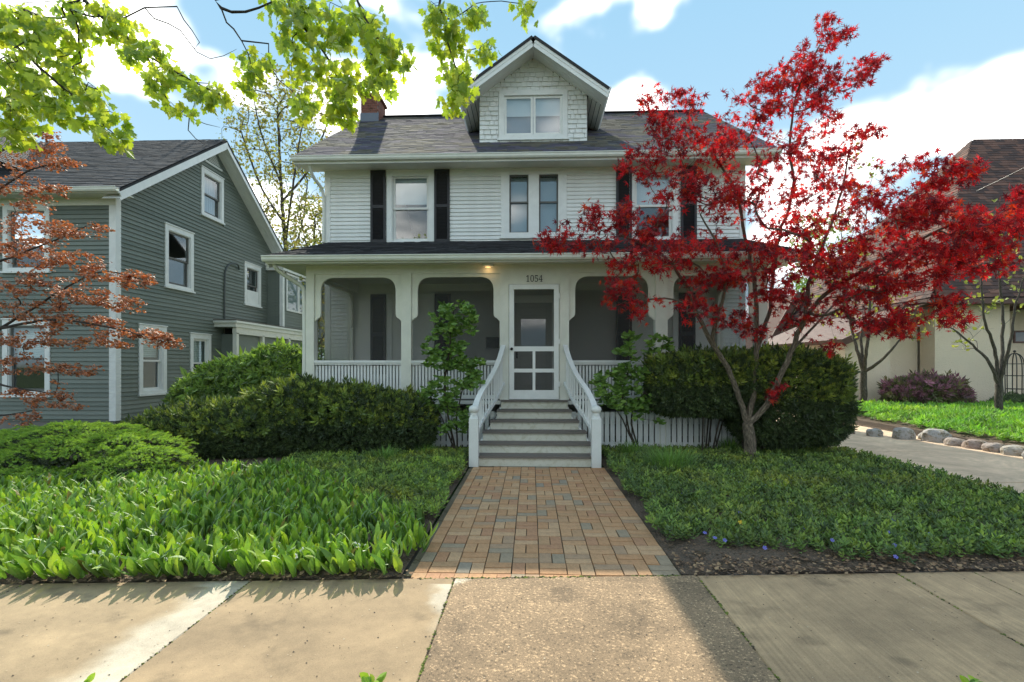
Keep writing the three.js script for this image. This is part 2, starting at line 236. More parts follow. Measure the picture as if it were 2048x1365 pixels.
{ // paving path: basket weave of two bricks
  const path = new THREE.Group(); path.name = 'paved_path'; path.userData.kind = 'structure'; scene.add(path);
  const B = [0.0968, 0.05, 0.1968], gA = new THREE.BoxGeometry(B[0], B[1], B[2]), gB = new THREE.BoxGeometry(B[2], B[1], B[0]), gC = new THREE.BoxGeometry(B[0], B[1], B[0] * 2.05);
  for (const g of [gA, gB, gC]) { const p = g.attributes.position; for (let i = 0; i < p.count; i++) if (p.getY(i) > 0) { p.setX(i, p.getX(i) - Math.sign(p.getX(i)) * 0.0028); p.setZ(i, p.getZ(i) - Math.sign(p.getZ(i)) * 0.0028); } g.computeVertexNormals(); metricUV(g); }
  const grain = dataTex(128, 128, (x, y) => { const v = 0.86 + 0.14 * rnd() + 0.14 * tileNoise(x, y, 12, 3, 3); return [v, v, v]; });
  const cols = [[0.50, 0.27, 0.13], [0.53, 0.30, 0.15], [0.46, 0.24, 0.125], [0.55, 0.34, 0.185], [0.42, 0.27, 0.16], [0.35, 0.27, 0.18], [0.32, 0.265, 0.195], [0.47, 0.275, 0.14]].map((c) => std(c, 0.9, { map: grain }));
  const pick = () => { const r = rnd(); return cols[r < 0.22 ? 0 : r < 0.44 ? 1 : r < 0.57 ? 2 : r < 0.72 ? 3 : r < 0.80 ? 4 : r < 0.86 ? 5 : r < 0.88 ? 6 : 7]; };
  const all = [];
  for (let j = 0; j < 20; j++) for (let i = -5; i < 5; i++) {
    const cx = 0.16 + i * 0.2, Z = 3.72 + j * 0.2, along = (i + j) & 1; if (Z > 7.47) continue; if (i === -5) { all.push([cx + 0.05, Z, 1, Z]); continue; }
    for (const s of [-1, 1]) { const x = along ? cx + s * 0.05 : cx, z = along ? Z : Z + s * 0.05; if (x < -0.85 || x > 1.08) continue; if (walkZ(x) > z - 0.045) continue; all.push([x, z, along, Z]); }
  }
  for (let x = -0.79; x < 1.05; x += 0.1) { const gap = 3.62 - walkZ(x) - 0.012; if (gap > 0.03) part('brick', box(B[0], B[1], gap - 0.005), pick(), path, x, -0.027, -(walkZ(x) + 0.008 + gap / 2)); }
  all.sort((a, b) => a[1] - b[1]); const rest = [];
  all.forEach(([x, z, along], k) => {
    const g = along ? gA : gB, y = -0.026 + rr(-0.0025, 0.0025), m = pick();
    if (k < 282) { const o = part('brick', g, m, path, x + rr(-0.0015, 0.0015), y, -z); o.rotation.set(rr(-0.008, 0.008), rr(-0.012, 0.012), rr(-0.008, 0.008)); } else { const c = g.clone().translate(x, y, -z); const col = new Float32Array(c.attributes.position.count * 3); for (let i = 0; i < col.length; i += 3) { col[i] = m.color.r; col[i + 1] = m.color.g; col[i + 2] = m.color.b; } c.setAttribute('color', new THREE.BufferAttribute(col, 3)); rest.push(c); }
  });
  if (rest.length) { const m = part('far_bricks', merge(rest), std([1, 1, 1], 0.9, { map: grain, vertexColors: true }), path); m.userData.kind = 'stuff'; }
  structure('path_bed', bb(-0.9, 1.1, -0.12, -0.02, -7.5, -3.6), std([0.16, 0.13, 0.085], 1, { map: grimeTex }));
}
// planting beds: low mounds of dark soil
function mound(name, x0, x1, z0, z1, y, edge, n = 40) {
  const g = new THREE.PlaneGeometry(1, 1, n, n).rotateX(-Math.PI / 2), p = g.attributes.position;
  for (let i = 0; i < p.count; i++) { const a = p.getX(i) + 0.5, b = p.getZ(i) + 0.5, x = lerp(x0, x1, a), Z = lerp(z1, z0, b); const zz = Math.max(Z, 0), e = Math.min(a * (x1 - x0), (1 - a) * (x1 - x0), (Z - edge(x))); const h = y * smooth(0, 0.45, e) + 0.03 * fbm(x * 2, zz * 2, 1, 3) * smooth(0, 0.3, e) - 0.012; p.setXYZ(i, x, Z < edge(x) ? -0.1 : h, -Math.max(Z, edge(x) - 0.02)); }
  g.computeVertexNormals(); metricUV(g); return structure(name, g, M.soil);
}
mound('garden_bed', -12, -0.92, 3.0, 9.0, 0.06, (x) => walkZ(x) + 0.02, 60);
mound('garden_bed_001', 1.07, 5.42, 3.4, 9.0, 0.06, (x) => walkZ(x) + 0.03, 60);
{ // driveway slabs and the neighbour's raised lawn bed
  const dr = new THREE.Group(); dr.name = 'driveway'; dr.userData.kind = 'structure'; scene.add(dr);
  const t = dataTex(512, 512, (x, y) => { const k = 1 + 0.2 * tileNoise(x, y, 5, 1) + 0.14 * tileNoise(x, y, 26, 4, 3) + (rnd() - 0.5) * 0.1; return [0.79 * k, 0.685 * k, 0.57 * k]; });
  const m = std([1, 1, 1], 0.93, { map: t }); const zs = [3.9, 6.62, 8.92, 11.4, 14, 17, 20.5, 24];
  for (let i = 0; i + 1 < zs.length; i++) { const g = bb(5.42, 8.0, -0.1, 0.008, -zs[i + 1] + 0.008, -zs[i] - 0.008); g.attributes.uv.array.forEach((v, k, a) => { a[k] = v / 2.4; }); part('slab', g, m, dr, 0, rr(-0.004, 0.004), 0); }
  const g = new THREE.PlaneGeometry(1, 1, 30, 30).rotateX(-Math.PI / 2), p = g.attributes.position;
  for (let i = 0; i < p.count; i++) { const x = lerp(7.99, 30, (p.getX(i) + 0.5) ** 2.6), z = lerp(4.5, 26, 0.5 - p.getZ(i)); p.setXYZ(i, x, -0.02 + 0.16 * smooth(7.98, 8.14, x) + 0.16 * smooth(8.1, 9.3, x) + 0.02 * noise3(x, z, 1), -z); }
  g.computeVertexNormals(); metricUV(g); structure('lawn_bed', g, M.soil);
}

// ---------------------------------------------------------------- the white house
const FZ = -11.2, RK = 0.66, EZ = 10.65, EY = 5.86, house = thing('white_house', 'white two storey clapboard house with screened porch and gabled dormer', 'house');
{
  const H = house, cx = 0.03, xl = -4.56, xr = 4.6;
  const ups = [[-2.66, 1.05, 4.15, 5.82, { shade: 0.42 }], [2.66, 1.05, 4.15, 5.82, { shade: 0.5, sash: M.sashWhite }]];
  const dbl = [-0.66, 0.78, 4.30, 5.82]; // centre pair: outer casing
  const lows = [[-2.66, 1.05, 1.25, 3.05, {}], [2.66, 1.05, 1.25, 3.05, {}]];
  // wall with real openings
  const s = poly([[xl, 0.2], [xr, 0.2], [xr, 5.86], [xl, 5.86]]);
  for (const [x, w, a, b] of [...ups, ...lows]) { const h = winHole(w, a, b); hole(s, x + h[0], x + h[1], h[2], h[3]); }
  const pairX = [(dbl[0] + dbl[1]) / 2 - 0.325, (dbl[0] + dbl[1]) / 2 + 0.325];
  for (const x of pairX) hole(s, x - 0.21, x + 0.21, dbl[2] + 0.09, dbl[3] - 0.15);
  hole(s, -0.36, 0.46, 0.88, 2.86);
  part('front_wall', metricUV(plate(s, 0.15).translate(0, 0, FZ - 0.15)), M.porchWall, H);
  part('side_wall', bb(xl, xl + 0.15, 0.2, 5.86, FZ - 8.4, FZ - 0.152), M.white2, H); part('side_wall', bb(xr - 0.15, xr, 0.2, 5.86, FZ - 8.4, FZ - 0.152), M.white2, H);
  part('rear_wall', bb(xl + 0.15, xr - 0.15, 0.2, 5.86, FZ - 8.4, FZ - 8.25), M.white2, H);
  for (const x of [xl, xr - 0.15]) part('gable_wall', metricUV(plate(poly([[0.152, 5.862], [8.4, 5.862], [4.2, 8.88]]), 0.15).rotateY(Math.PI / 2).translate(x, 0, FZ)), M.white2, H);
  part('foundation', bb(xl + 0.02, xr - 0.02, -0.1, 0.2, FZ - 8.38, FZ - 0.02), std([0.2, 0.19, 0.18], 0.95), H);
  part('inner_floor', bb(xl + 0.15, xr - 0.15, 3.3, 3.45, FZ - 8.25, FZ - 0.152), M.insideDark, H);
  // clapboards above the porch roof and outside the porch ends
  const fw = sub('upper_siding', H, 0, 0, FZ);
  const op = [...ups.map(([x, w, a, b]) => [x - w / 2 - 0.005, x + w / 2 + 0.005, a - 0.05, b + 0.03]), [dbl[0], dbl[1], dbl[2] - 0.05, dbl[3] + 0.03]];
  clapboards(fw, xl + 0.1, xr - 0.1, 4.08, 5.66, 0.0862, op, [M.white, M.white2, M.white3]);
  const lw = sub('lower_siding', H, 0, 0, FZ);
  clapboards(lw, xl + 0.1, -4.03, 0.25, 3.5, 0.0862, [], [M.white2, M.white]); clapboards(lw, 4.06, xr - 0.1, 0.25, 3.5, 0.0862, [], [M.white2, M.white]);
  { const l = []; for (let y = 0.9; y < 3.1; y += 0.046) { let segs = [[-4.0, 4.03]]; for (const [a, b, c, d] of [...lows.map(([x, w, p, q]) => [x - w / 2, x + w / 2, p - 0.05, q + 0.03]), [-0.48, 0.58, 0, 3.0]]) if (y + 0.04 > c && y < d) segs = segs.flatMap(([p, q]) => [[p, a], [b, q]].filter(([m, n]) => n > m)); for (const [p, q] of segs) { const g = wedge(0.046, 0.012).clone(); g.scale(q - p, 1, 1).translate(p, y, FZ); l.push(g); } } part('porch_siding', merge(l), M.porchWall, H).userData.kind = 'stuff'; }
  part('corner_board', bb(xl - 0.025, xl + 0.1, 0.2, 5.66, FZ, FZ + 0.03), M.white, H); part('corner_board', bb(xr - 0.1, xr + 0.025, 0.2, 5.66, FZ, FZ + 0.03), M.white, H);
  part('frieze', bb(xl - 0.02, xr + 0.02, 5.66, 5.80, FZ, FZ + 0.035), M.white2, H);
  part('soffit', bb(-5.02, 5.08, 5.80, 5.835, FZ - 0.02, -EZ + 0.0), M.cream, H);
  part('fascia', bb(-5.03, 5.09, 5.74, 5.90, -EZ, -EZ + 0.03), M.white, H);
  part('gutter', gutterGeo(10.14).translate(-5.05, 5.785, -EZ + 0.03), M.gutter, H);
  for (const [x, w, a, b, o] of ups) windowUnit(H, x, FZ, 0, 0, w, a, b, o);
  for (const [x, w, a, b, o] of lows) windowUnit(H, x, FZ, 0, 0, w, a, b, { ...o, sash: M.sashDark });
  { // paired narrow windows share one casing
    const g = sub('window', H, (dbl[0] + dbl[1]) / 2, 0, FZ), w = dbl[1] - dbl[0], [y0, y1] = [dbl[2], dbl[3]];
    part('casing', merge([bb(-w / 2, -0.535, y0, y1, 0, 0.042), bb(0.535, w / 2, y0, y1, 0, 0.042), bb(-0.115, 0.115, y0, y1, 0, 0.042), bb(-0.535, -0.115, y0, y0 + 0.09, 0, 0.04), bb(0.115, 0.535, y0, y0 + 0.09, 0, 0.04), bb(-0.535, -0.115, y1 - 0.15, y1, 0, 0.04), bb(0.115, 0.535, y1 - 0.15, y1, 0, 0.04)]), M.white, g);
    part('sill', merge([bb(-w / 2 - 0.03, w / 2 + 0.03, y0 - 0.045, y0 - 0.003, 0, 0.075), bb(-w / 2 - 0.02, w / 2 + 0.02, y1 + 0.003, y1 + 0.03, 0, 0.06)]), M.white, g);
    for (const x of [-0.325, 0.325]) { const a = y0 + 0.09, b = y1 - 0.15, mid = lerp(a, b, 0.53);
      part('sash', frameGeo(x - 0.21, x + 0.21, mid - 0.02, b, 0.035, 0.028, -0.045), M.sashDark, g); part('sash', frameGeo(x - 0.21, x + 0.21, a, mid + 0.02, 0.035, 0.028, -0.076), M.sashDark, g);
      part('pane', bb(x - 0.18, x + 0.18, mid + 0.015, b - 0.03, -0.032, -0.031), M.glass, g); part('pane', bb(x - 0.18, x + 0.18, a + 0.03, mid - 0.015, -0.065, -0.064), M.glass, g);
      const l = []; for (let i = 0; i < 16; i++) l.push(bb(x - 0.21 + i * 0.026, x - 0.21 + i * 0.026 + 0.0265, a, b - 0.02, -0.16 + 0.012 * Math.sin(i * 2.1), -0.158 + 0.012 * Math.sin(i * 2.1))); part('curtain', merge(l), M.lace, g); }
  }
  const shut = (x, y0, y1, w = 0.34) => { const g = sub('shutter', H, x, 0, FZ + 0.024), mid = (y0 + y1) / 2; part('frame', merge([bb(-w / 2, -w / 2 + 0.05, y0, y1, 0, 0.035), bb(w / 2 - 0.05, w / 2, y0, y1, 0, 0.035), bb(-w / 2 + 0.05, w / 2 - 0.05, y0, y0 + 0.07, 0, 0.033), bb(-w / 2 + 0.05, w / 2 - 0.05, y1 - 0.07, y1, 0, 0.033), bb(-w / 2 + 0.05, w / 2 - 0.05, mid - 0.035, mid + 0.035, 0, 0.033)]), M.shutter, g); const l = []; for (let y = y0 + 0.085; y < y1 - 0.07; y += 0.032) if (Math.abs(y - mid) > 0.05) l.push(new THREE.BoxGeometry(w - 0.1, 0.034, 0.006).rotateX(0.65).translate(0, y, 0.016)); l.push(bb(-w / 2 + 0.05, w / 2 - 0.05, y0 + 0.07, y1 - 0.07, 0, 0.004)); part('louvres', merge(l), M.shutter, g).userData.kind = 'stuff'; };
  for (const x of [-3.38, -1.96, 2.02, 3.41]) shut(x, 4.19, 5.79);
  for (const x of [-3.38, -1.94, 2.02, 3.38]) shut(x, 1.28, 3.05);

  // main roof
  const up = V3(0, RK, -1).normalize(), L = (15.4 - EZ) / up.z * -1, ax = V3(1, 0, 0);
  part('roof', merge([slab(V3(-5.05, EY + 0.03, -EZ), ax, up, 10.16, L, 0.09), slab(V3(5.11, EY + 0.03, -(15.4 * 2 - EZ)), V3(-1, 0, 0), V3(0, RK, 1).normalize(), 10.16, L, 0.09)]), M.roofSlab, H);
  shingles('roof_shingles', H, V3(-5.07, EY + 0.032, -EZ + 0.03), ax, up, 10.2, L + 0.03, 0.135, 0.2, roofGrey);
  for (const x of [-5.03, 5.05]) part('rake_board', slab(V3(x, EY - 0.06, -EZ), ax, up, 0.035, L, 0.16), M.white, H);
  part('ridge_cap', box(10.2, 0.03, 0.24, 0.03, EY + 0.045 + RK * (15.4 - EZ), -15.4), M.roofSlab, H);
  { const pts = [V3(-4.72, 5.76, -10.72), V3(-4.72, 5.70, -10.73), V3(-4.7, 5.55, -10.85), V3(-4.62, 5.38, -11.08), V3(-4.60, 5.22, -11.14), V3(-4.60, 4.2, -11.14)]; part('downspout', tube(pts, 0.035, 8, 40), M.gutter, H); }
  // chimney on the left end of the ridge
  { const c = sub('chimney', H, 0, 0, 0), x0 = -4.98, x1 = -4.47, z0 = -15.5, z1 = -14.75, yt = 9.36; part('core', bb(x0 + 0.015, x1 - 0.015, 5, yt, z0 + 0.015, z1 - 0.015), M.mortar, c);
    const l = []; for (let y = 8.1, r = 0; y < yt - 0.03; y += 0.075, r++) { const o = r & 1 ? 0.06 : 0; for (let x = x0 - o; x < x1; x += 0.125) { const a = Math.max(x, x0), b = Math.min(x + 0.115, x1); if (b - a > 0.02) l.push(bb(a, b, y, y + 0.065, z1 - 0.06, z1)); } for (let z = z0 - o; z < z1 - 0.06; z += 0.125) { const a = Math.max(z, z0), b = Math.min(z + 0.115, z1 - 0.062); if (b - a > 0.02) l.push(bb(x1 - 0.06, x1, y, y + 0.065, a, b)); } } part('brickwork', merge(l), M.brickRed, c).userData.kind = 'stuff';
    part('cap', merge([bb(x0 - 0.05, x1 + 0.05, yt, yt + 0.07, z0 - 0.05, z1 + 0.05)]), M.brickRed, c);
    part('flashing', bb(x0 - 0.02, x1 + 0.02, 8.3, 8.86, z1, z1 + 0.02), M.flashing, c); }

  // dormer
  { const D = sub('dormer', H, 0.05, 0, 0), z = -11.69, w = 1.23, yb = 6.50, ye = 7.50, sl = 0.715, ov = 1.62, zf = -11.12, yr = 8.60;
    const t = poly([[-w, yb], [w, yb], [w, 7.615], [0, 8.49], [-w, 7.615]]); hole(t, -0.66, 0.66, 6.76, 7.66); part('front_wall', metricUV(plate(t, 0.12).translate(0, 0, z - 0.12)), M.white2, D);
    for (const x of [-w, w - 0.1]) part('side_wall', bb(x, x + 0.1, yb, ye + 0.1, z - 1.9, z - 0.122), M.white2, D);
    const g0 = {}, e = 0.108; let row = 0;
    for (let y = yb + 0.06; y < 8.4; y += e, row++) {
      const lim = Math.min(w, (8.50 - y) / sl); if (lim < 0.08) continue;
      for (let x = -lim; x < lim - 0.02;) { let ww = [0.10, 0.13, 0.16, 0.2, 0.24][Math.floor(rnd() * 5)]; let x1 = Math.min(x + ww, lim); if (lim - x1 < 0.06) x1 = lim; const inW = y + e * 0.6 > 6.66 && y + e * 0.4 < 7.78; let a = x, b = x1; x = x1; if (inW) { if (a < -0.8) b = Math.min(b, -0.79); else if (b > 0.8) a = Math.max(a, 0.79); else continue; } if (b - a < 0.03) continue; 
        const k = wedge(0.12, 0.032), m = part('shingle', k, [M.white, M.white2, M.white3][Math.floor(rnd() * 3)], D, a + 0.003, y + rr(-0.006, 0.006), z); m.scale.x = b - a - 0.017; m.position.z += rr(0, 0.012); } }
    part('window_casing', merge([frameGeo(-0.785, 0.785, 6.655, 7.78, 0.12, 0.04, z, 0.10, 0.12), bb(-0.82, 0.82, 6.625, 6.652, z, z + 0.07)]), M.white, D);
    part('window_sash', merge([frameGeo(-0.66, -0.005, 6.76, 7.655, 0.05, 0.04, z - 0.05), frameGeo(0.005, 0.66, 6.76, 7.655, 0.05, 0.04, z - 0.05)]), M.white3, D);
    part('pane', bb(-0.61, -0.055, 6.81, 7.605, z - 0.03, z - 0.029), M.glass, D); part('pane', bb(0.055, 0.61, 6.81, 7.605, z - 0.03, z - 0.029), M.glass, D);
    part('roller_shade', bb(-0.65, 0.65, 7.23, 7.63, z - 0.10, z - 0.097), M.shade, D); part('inner_blind', bb(-0.65, 0.65, 6.77, 7.63, z - 0.16, z - 0.155), std([0.22, 0.25, 0.30], 0.9), D);
    part('base_trim', bb(-w - 0.01, w + 0.01, yb - 0.02, yb + 0.055, z, z + 0.03), M.white, D); part('flashing', bb(-w - 0.03, w + 0.03, yb - 0.1, yb - 0.022, z - 0.02, z + 0.045), M.flashing, D);
    for (const sgn of [-1, 1]) { // each slope: slab, shingles, soffit, rake boards
      const a = V3(0, 0, sgn < 0 ? -1 : 1), b = V3(-sgn, sl, 0).normalize(), Ls = ov * Math.hypot(1, sl), len = 3.6, o = V3(sgn * ov, yr - ov * sl, sgn < 0 ? zf : zf - len);
      part('roof_slope', slab(V3(o.x, o.y, sgn < 0 ? zf + 0.045 : zf - len), a, b, len + 0.045, Ls, 0.06), M.roofSlab, D);
      shingles('roof_shingles', D, V3(sgn * (ov + 0.02), yr - ov * sl + 0.0, sgn < 0 ? zf + 0.02 : zf - len), a, b, len + 0.02, Ls + 0.03, 0.135, 0.2, roofDark);
      const sb = []; for (let i = 0; i < 6; i++) { const d0 = 0.03 + i * 0.088; sb.push(slab(V3(sgn * ov, yr - ov * sl - 0.085, sgn < 0 ? zf - d0 : zf - d0 - 0.083), a, b, 0.083, Ls, 0.014)); } part('soffit_boards', merge(sb), M.white2, D);
      { const l = []; for (let i = 0; i < 4; i++) l.push(slab(V3(sgn * (ov - i * 0.095), yr - ov * sl + i * 0.095 * sl - 0.084, sgn < 0 ? zf - 0.58 : zf - len), a, b, len - 0.58, 0.10, 0.014)); part('eave_soffit', merge(l), M.white2, D); }
      part('rake_board', merge([slab(V3(sgn * (ov + 0.0), yr - ov * sl - 0.075, sgn < 0 ? zf + 0.028 : zf), a, b, 0.028, Ls - 0.02, 0.09), slab(V3(sgn * (ov - 0.02), yr - ov * sl - 0.16, sgn < 0 ? zf + 0.018 : zf), a, b, 0.018, Ls - 0.01, 0.09)]), M.white, D);
      part('eave_fascia', slab(V3(sgn * (ov + 0.02), yr - ov * sl - 0.015, sgn < 0 ? zf : zf - len), a, b, len, 0.03, 0.10), M.white, D);
    }
    part('ridge_cap', box(0.16, 0.025, 3.4, 0, yr + 0.03, zf - 1.69), M.roofSlab, D);
  }
}
// ---------------------------------------------------------------- screened porch
{
  const PZ = -8.95, F = 0.875, T = 3.10, porch = sub('porch', house), xL = -4.0, xR = 4.07;
  part('floor', bb(xL, xR, F - 0.07, F, FZ + 0.02, PZ + 0.06), M.floor, porch);
  part('floor_fascia', bb(xL - 0.01, xR + 0.01, F - 0.075, F - 0.012, PZ + 0.061, PZ + 0.08), M.white2, porch);
  part('ceiling', bb(xL, xR, 3.28, 3.31, FZ, PZ), M.porchCeil, porch);
  for (const [a, b] of [[xL, -0.58], [0.69, xR]]) { part('skirt_rail', bb(a, b, 0.08, 0.14, PZ - 0.03, PZ + 0.005), M.white2, porch); part('skirt_rail', bb(a, b, 0.58, 0.65, PZ - 0.03, PZ + 0.005), M.white2, porch);
    for (let x = a + 0.02; x < b - 0.06; x += 0.096) part('skirt_slat', bb(0, 0.074, 0.05, 0.67, 0, 0.02), [M.white, M.white2, M.white3][Math.floor(rnd() * 3)], porch, x + rr(-0.002, 0.002), 0, PZ + 0.006); }
  for (const x of [xL + 0.02, xR - 0.04]) part('skirt_end', bb(x, x + 0.02, 0.05, F - 0.08, FZ + 0.02, PZ - 0.04), M.white2, porch);
  const posts = [[-4.01, -3.865], [-2.295, -2.12], [-0.55, -0.39], [0.495, 0.665], [2.16, 2.37], [3.895, 4.075]];
  posts.forEach(([a, b], i) => part('post', bb(a, b, i === 2 || i === 3 ? F : 0.1, T + 0.02, PZ - 0.16, PZ + 0.012), M.cream, porch));
  part('beam', bb(xL - 0.01, xR + 0.01, T, 3.335, PZ - 0.17, PZ), M.cream, porch);
  part('beam', bb(xL - 0.01, xL + 0.16, T, 3.335, FZ, PZ - 0.172), M.cream, porch); part('beam', bb(xR - 0.16, xR + 0.01, T, 3.335, FZ, PZ - 0.172), M.cream, porch);
  const arch = (w) => { const s = new THREE.Shape(), d = 0.105, r = 0.25, y0 = 2.28, y1 = T - 0.0, yo = 3.045; s.moveTo(0, y0 - 0.02); s.lineTo(d * 0.55, y0 + 0.04); s.quadraticCurveTo(d, y0 + 0.05, d, y0 + 0.13); s.lineTo(d, yo - r); s.quadraticCurveTo(d, yo, d + r, yo); s.lineTo(w - d - r, yo); s.quadraticCurveTo(w - d, yo, w - d, yo - r); s.lineTo(w - d, y0 + 0.13); s.quadraticCurveTo(w - d, y0 + 0.05, w - d * 0.55, y0 + 0.04); s.lineTo(w, y0 - 0.02); s.lineTo(w, y1); s.lineTo(0, y1); s.closePath(); return metricUV(plate(s, 0.04, 0.004)); };
  const bays = [[-3.865, -2.295], [-2.12, -0.55], [0.665, 2.16], [2.37, 3.895]];
  const bal = box(0.034, 0.53, 0.034, 0, 0.265, 0);
  for (const [a, b] of bays) {
    part('arch_board', arch(b - a - 0.004), M.cream, porch, a + 0.002, 0, PZ - 0.07);
    part('top_rail', merge([bb(a, b, 1.49, 1.525, PZ - 0.12, PZ - 0.01), bb(a, b, 1.525, 1.565, PZ - 0.14, PZ + 0.01)]), M.white, porch); part('bottom_rail', bb(a, b, F + 0.012, F + 0.075, PZ - 0.11, PZ - 0.02), M.white, porch);
    const n = Math.round((b - a) / 0.0575); for (let i = 0; i < n; i++) part('baluster', bal, M.white, porch, a + (i + 0.5) * (b - a) / n, F + 0.07, PZ - 0.055);
    part('screen', bb(a, b, F + 0.02, T, PZ - 0.135, PZ - 0.134), M.screen, porch);
  }
  for (const [x, t] of [[-3.99, 1], [4.06, -1]]) { // the ends
    const g = arch(2.0).rotateY(Math.PI / 2); part('end_arch', g, M.cream, porch, x - 0.02 + (t > 0 ? 0.05 : -0.05), 0, PZ - 0.2);
    part('end_rail', bb(x - 0.05, x + 0.05, 1.5, 1.56, FZ, PZ - 0.18), M.white, porch); part('end_post', bb(x - 0.06, x + 0.06, F, T, FZ + 0.03, FZ + 0.1), M.cream, porch);
    for (let i = 0; i < 34; i++) part('baluster', bal, M.white, porch, x, F + 0.07, FZ + 0.13 + i * 0.0575);
    part('screen', bb(x, x + 0.001, F, T, FZ, PZ - 0.18), M.screen, porch);
  }
  // porch roof
  const up = V3(0, 0.32, -1).normalize(), Lr = 2.72 / -up.z, ax = V3(1, 0, 0);
  part('roof_deck', slab(V3(-4.5, 3.33, -8.5), ax, up, 9.04, Lr, 0.06), M.roofSlab, porch); shingles('roof_shingles', porch, V3(-4.52, 3.331, -8.46), ax, up, 9.08, Lr + 0.03, 0.135, 0.2, roofDark);
  part('soffit', bb(-4.48, 4.52, 3.25, 3.268, PZ + 0.001, -8.5), M.cream, porch); part('fascia', bb(-4.5, 4.54, 3.2, 3.335, -8.5, -8.475), M.white, porch); part('gutter', gutterGeo(9.08).translate(-4.52, 3.225, -8.475), M.gutter, porch);
  for (const x of [-4.5, 4.51]) part('rake_board', slab(V3(x, 3.26, -8.5), ax, up, 0.03, Lr, 0.13), M.white, porch);
  part('side_soffit', merge([bb(-4.48, -4.02, 3.25, 3.268, FZ, PZ), bb(4.09, 4.52, 3.25, 3.268, FZ, PZ)]), M.cream, porch);
  part('downspout', tube([V3(-4.4, 3.24, -8.55), V3(-4.38, 3.15, -8.6), V3(-4.2, 2.98, -8.8), V3(-4.06, 2.86, -8.93), V3(-4.05, 2.7, -8.95), V3(-4.05, 0.2, -8.95)], 0.036, 8, 50), M.gutter, porch);
  // doorway panel, house number and screen door
  part('door_header', bb(-0.39, 0.495, 2.905, T, PZ - 0.12, PZ + 0.004), M.cream, porch);
  const font = await new FontLoader().loadAsync('fonts/droid/droid_serif_regular.typeface.json');
  { const l = []; [...'1054'].forEach((ch, i) => { const g = new TextGeometry(ch, { font, size: 0.115, depth: 0.012, curveSegments: 6 }); g.computeBoundingBox(); const w = g.boundingBox.max.x - g.boundingBox.min.x; g.translate(-g.boundingBox.min.x - w / 2, 0, 0); g.scale(0.82, 1, 1); l.push(g.translate(-0.105 + i * 0.075, 0, 0)); }); part('house_number', merge(l), M.black, porch, 0.05, 2.945, PZ + 0.005); }
  const door = sub('screen_door', house, 0.052, 0, PZ + 0.006), fr = [];
  const dw = 0.434; fr.push(bb(-dw, -dw + 0.085, F + 0.01, 2.895, 0, 0.03), bb(dw - 0.085, dw, F + 0.01, 2.895, 0, 0.03), bb(-dw + 0.085, dw - 0.085, 2.81, 2.895, 0, 0.029), bb(-dw + 0.085, dw - 0.085, F + 0.01, 1.045, 0, 0.029), bb(-dw + 0.085, dw - 0.085, 1.725, 1.81, 0, 0.029), bb(-dw + 0.085, dw - 0.085, 1.355, 1.42, 0, 0.027), bb(-0.024, 0.024, 1.045, 1.355, 0, 0.026), bb(-0.024, 0.024, 1.42, 1.725, 0, 0.026));
  part('door_frame', merge(fr), M.white3, door); part('screen', bb(-dw + 0.05, dw - 0.05, 1.0, 2.85, 0.008, 0.009), M.screen, door);
  part('knob', new THREE.SphereGeometry(0.026, 12, 8).translate(-dw + 0.045, 1.765, 0.06), M.darkMetal, door); for (const y of [1.1, 1.85, 2.65]) part('hinge', bb(dw - 0.012, dw + 0.02, y, y + 0.09, 0.02, 0.036), M.sashWhite, door);
  // entrance door behind the porch
  const ed = sub('front_door', house, 0.05, 0, FZ); part('casing', frameGeo(-0.53, 0.53, F - 0.02, 2.98, 0.12, 0.045, 0.0, 0.02, 0.13), M.porchWall, ed);
  const ds = poly([[-0.41, F + 0.005], [0.41, F + 0.005], [0.41, 2.86], [-0.41, 2.86]]); hole(ds, -0.27, 0.27, 1.78, 2.5); part('panel', metricUV(plate(ds, 0.045).translate(0, 0, -0.06)), std([0.36, 0.36, 0.33], 0.6), ed); part('pane', bb(-0.28, 0.28, 1.77, 2.51, -0.04, -0.039), M.glass, ed);
  for (const y of [1.02, 1.4, 2.56]) part('moulding', frameGeo(-0.3, 0.3, y, y + (y > 2 ? 0.2 : 0.3), 0.025, 0.012, -0.014), std([0.33, 0.33, 0.3], 0.6), ed); part('handle', box(0.03, 0.14, 0.03, -0.36, 1.7, 0.0), M.darkMetal, ed);
}
{ const m = thing('mailbox', 'black wall mounted mailbox on the shaded wall beside the front door', 'mailbox'); m.position.set(-0.82, 0, FZ + 0.02); part('body', bb(-0.16, 0.16, 1.86, 2.06, 0, 0.1), M.black, m); part('lid', new THREE.BoxGeometry(0.34, 0.012, 0.13).rotateX(0.25).translate(0, 2.075, 0.06), M.black, m); }
{ // small lit fixture under the porch eave
  const l = thing('porch_light', 'small white porch light glowing warm under the eave beside the house number', 'light'); l.position.copy(P(976, 527, 8.86)); l.position.y = 3.25;
  part('housing', new THREE.CylinderGeometry(0.085, 0.095, 0.045, 20).translate(0, -0.024, 0), M.white, l); part('bulb', new THREE.CylinderGeometry(0.06, 0.055, 0.014, 18).translate(0, -0.054, 0), std([0.9, 0.8, 0.6], 0.5, { emissive: lin(1, 0.62, 0.25), emissiveIntensity: 0.12 }), l);
  const p = new THREE.PointLight(new THREE.Color(1, 0.6, 0.24), 0.007, 4, 2); p.position.set(0, -0.1, 0); p.castShadow = true; p.shadow.radius = 2; l.add(p);
}
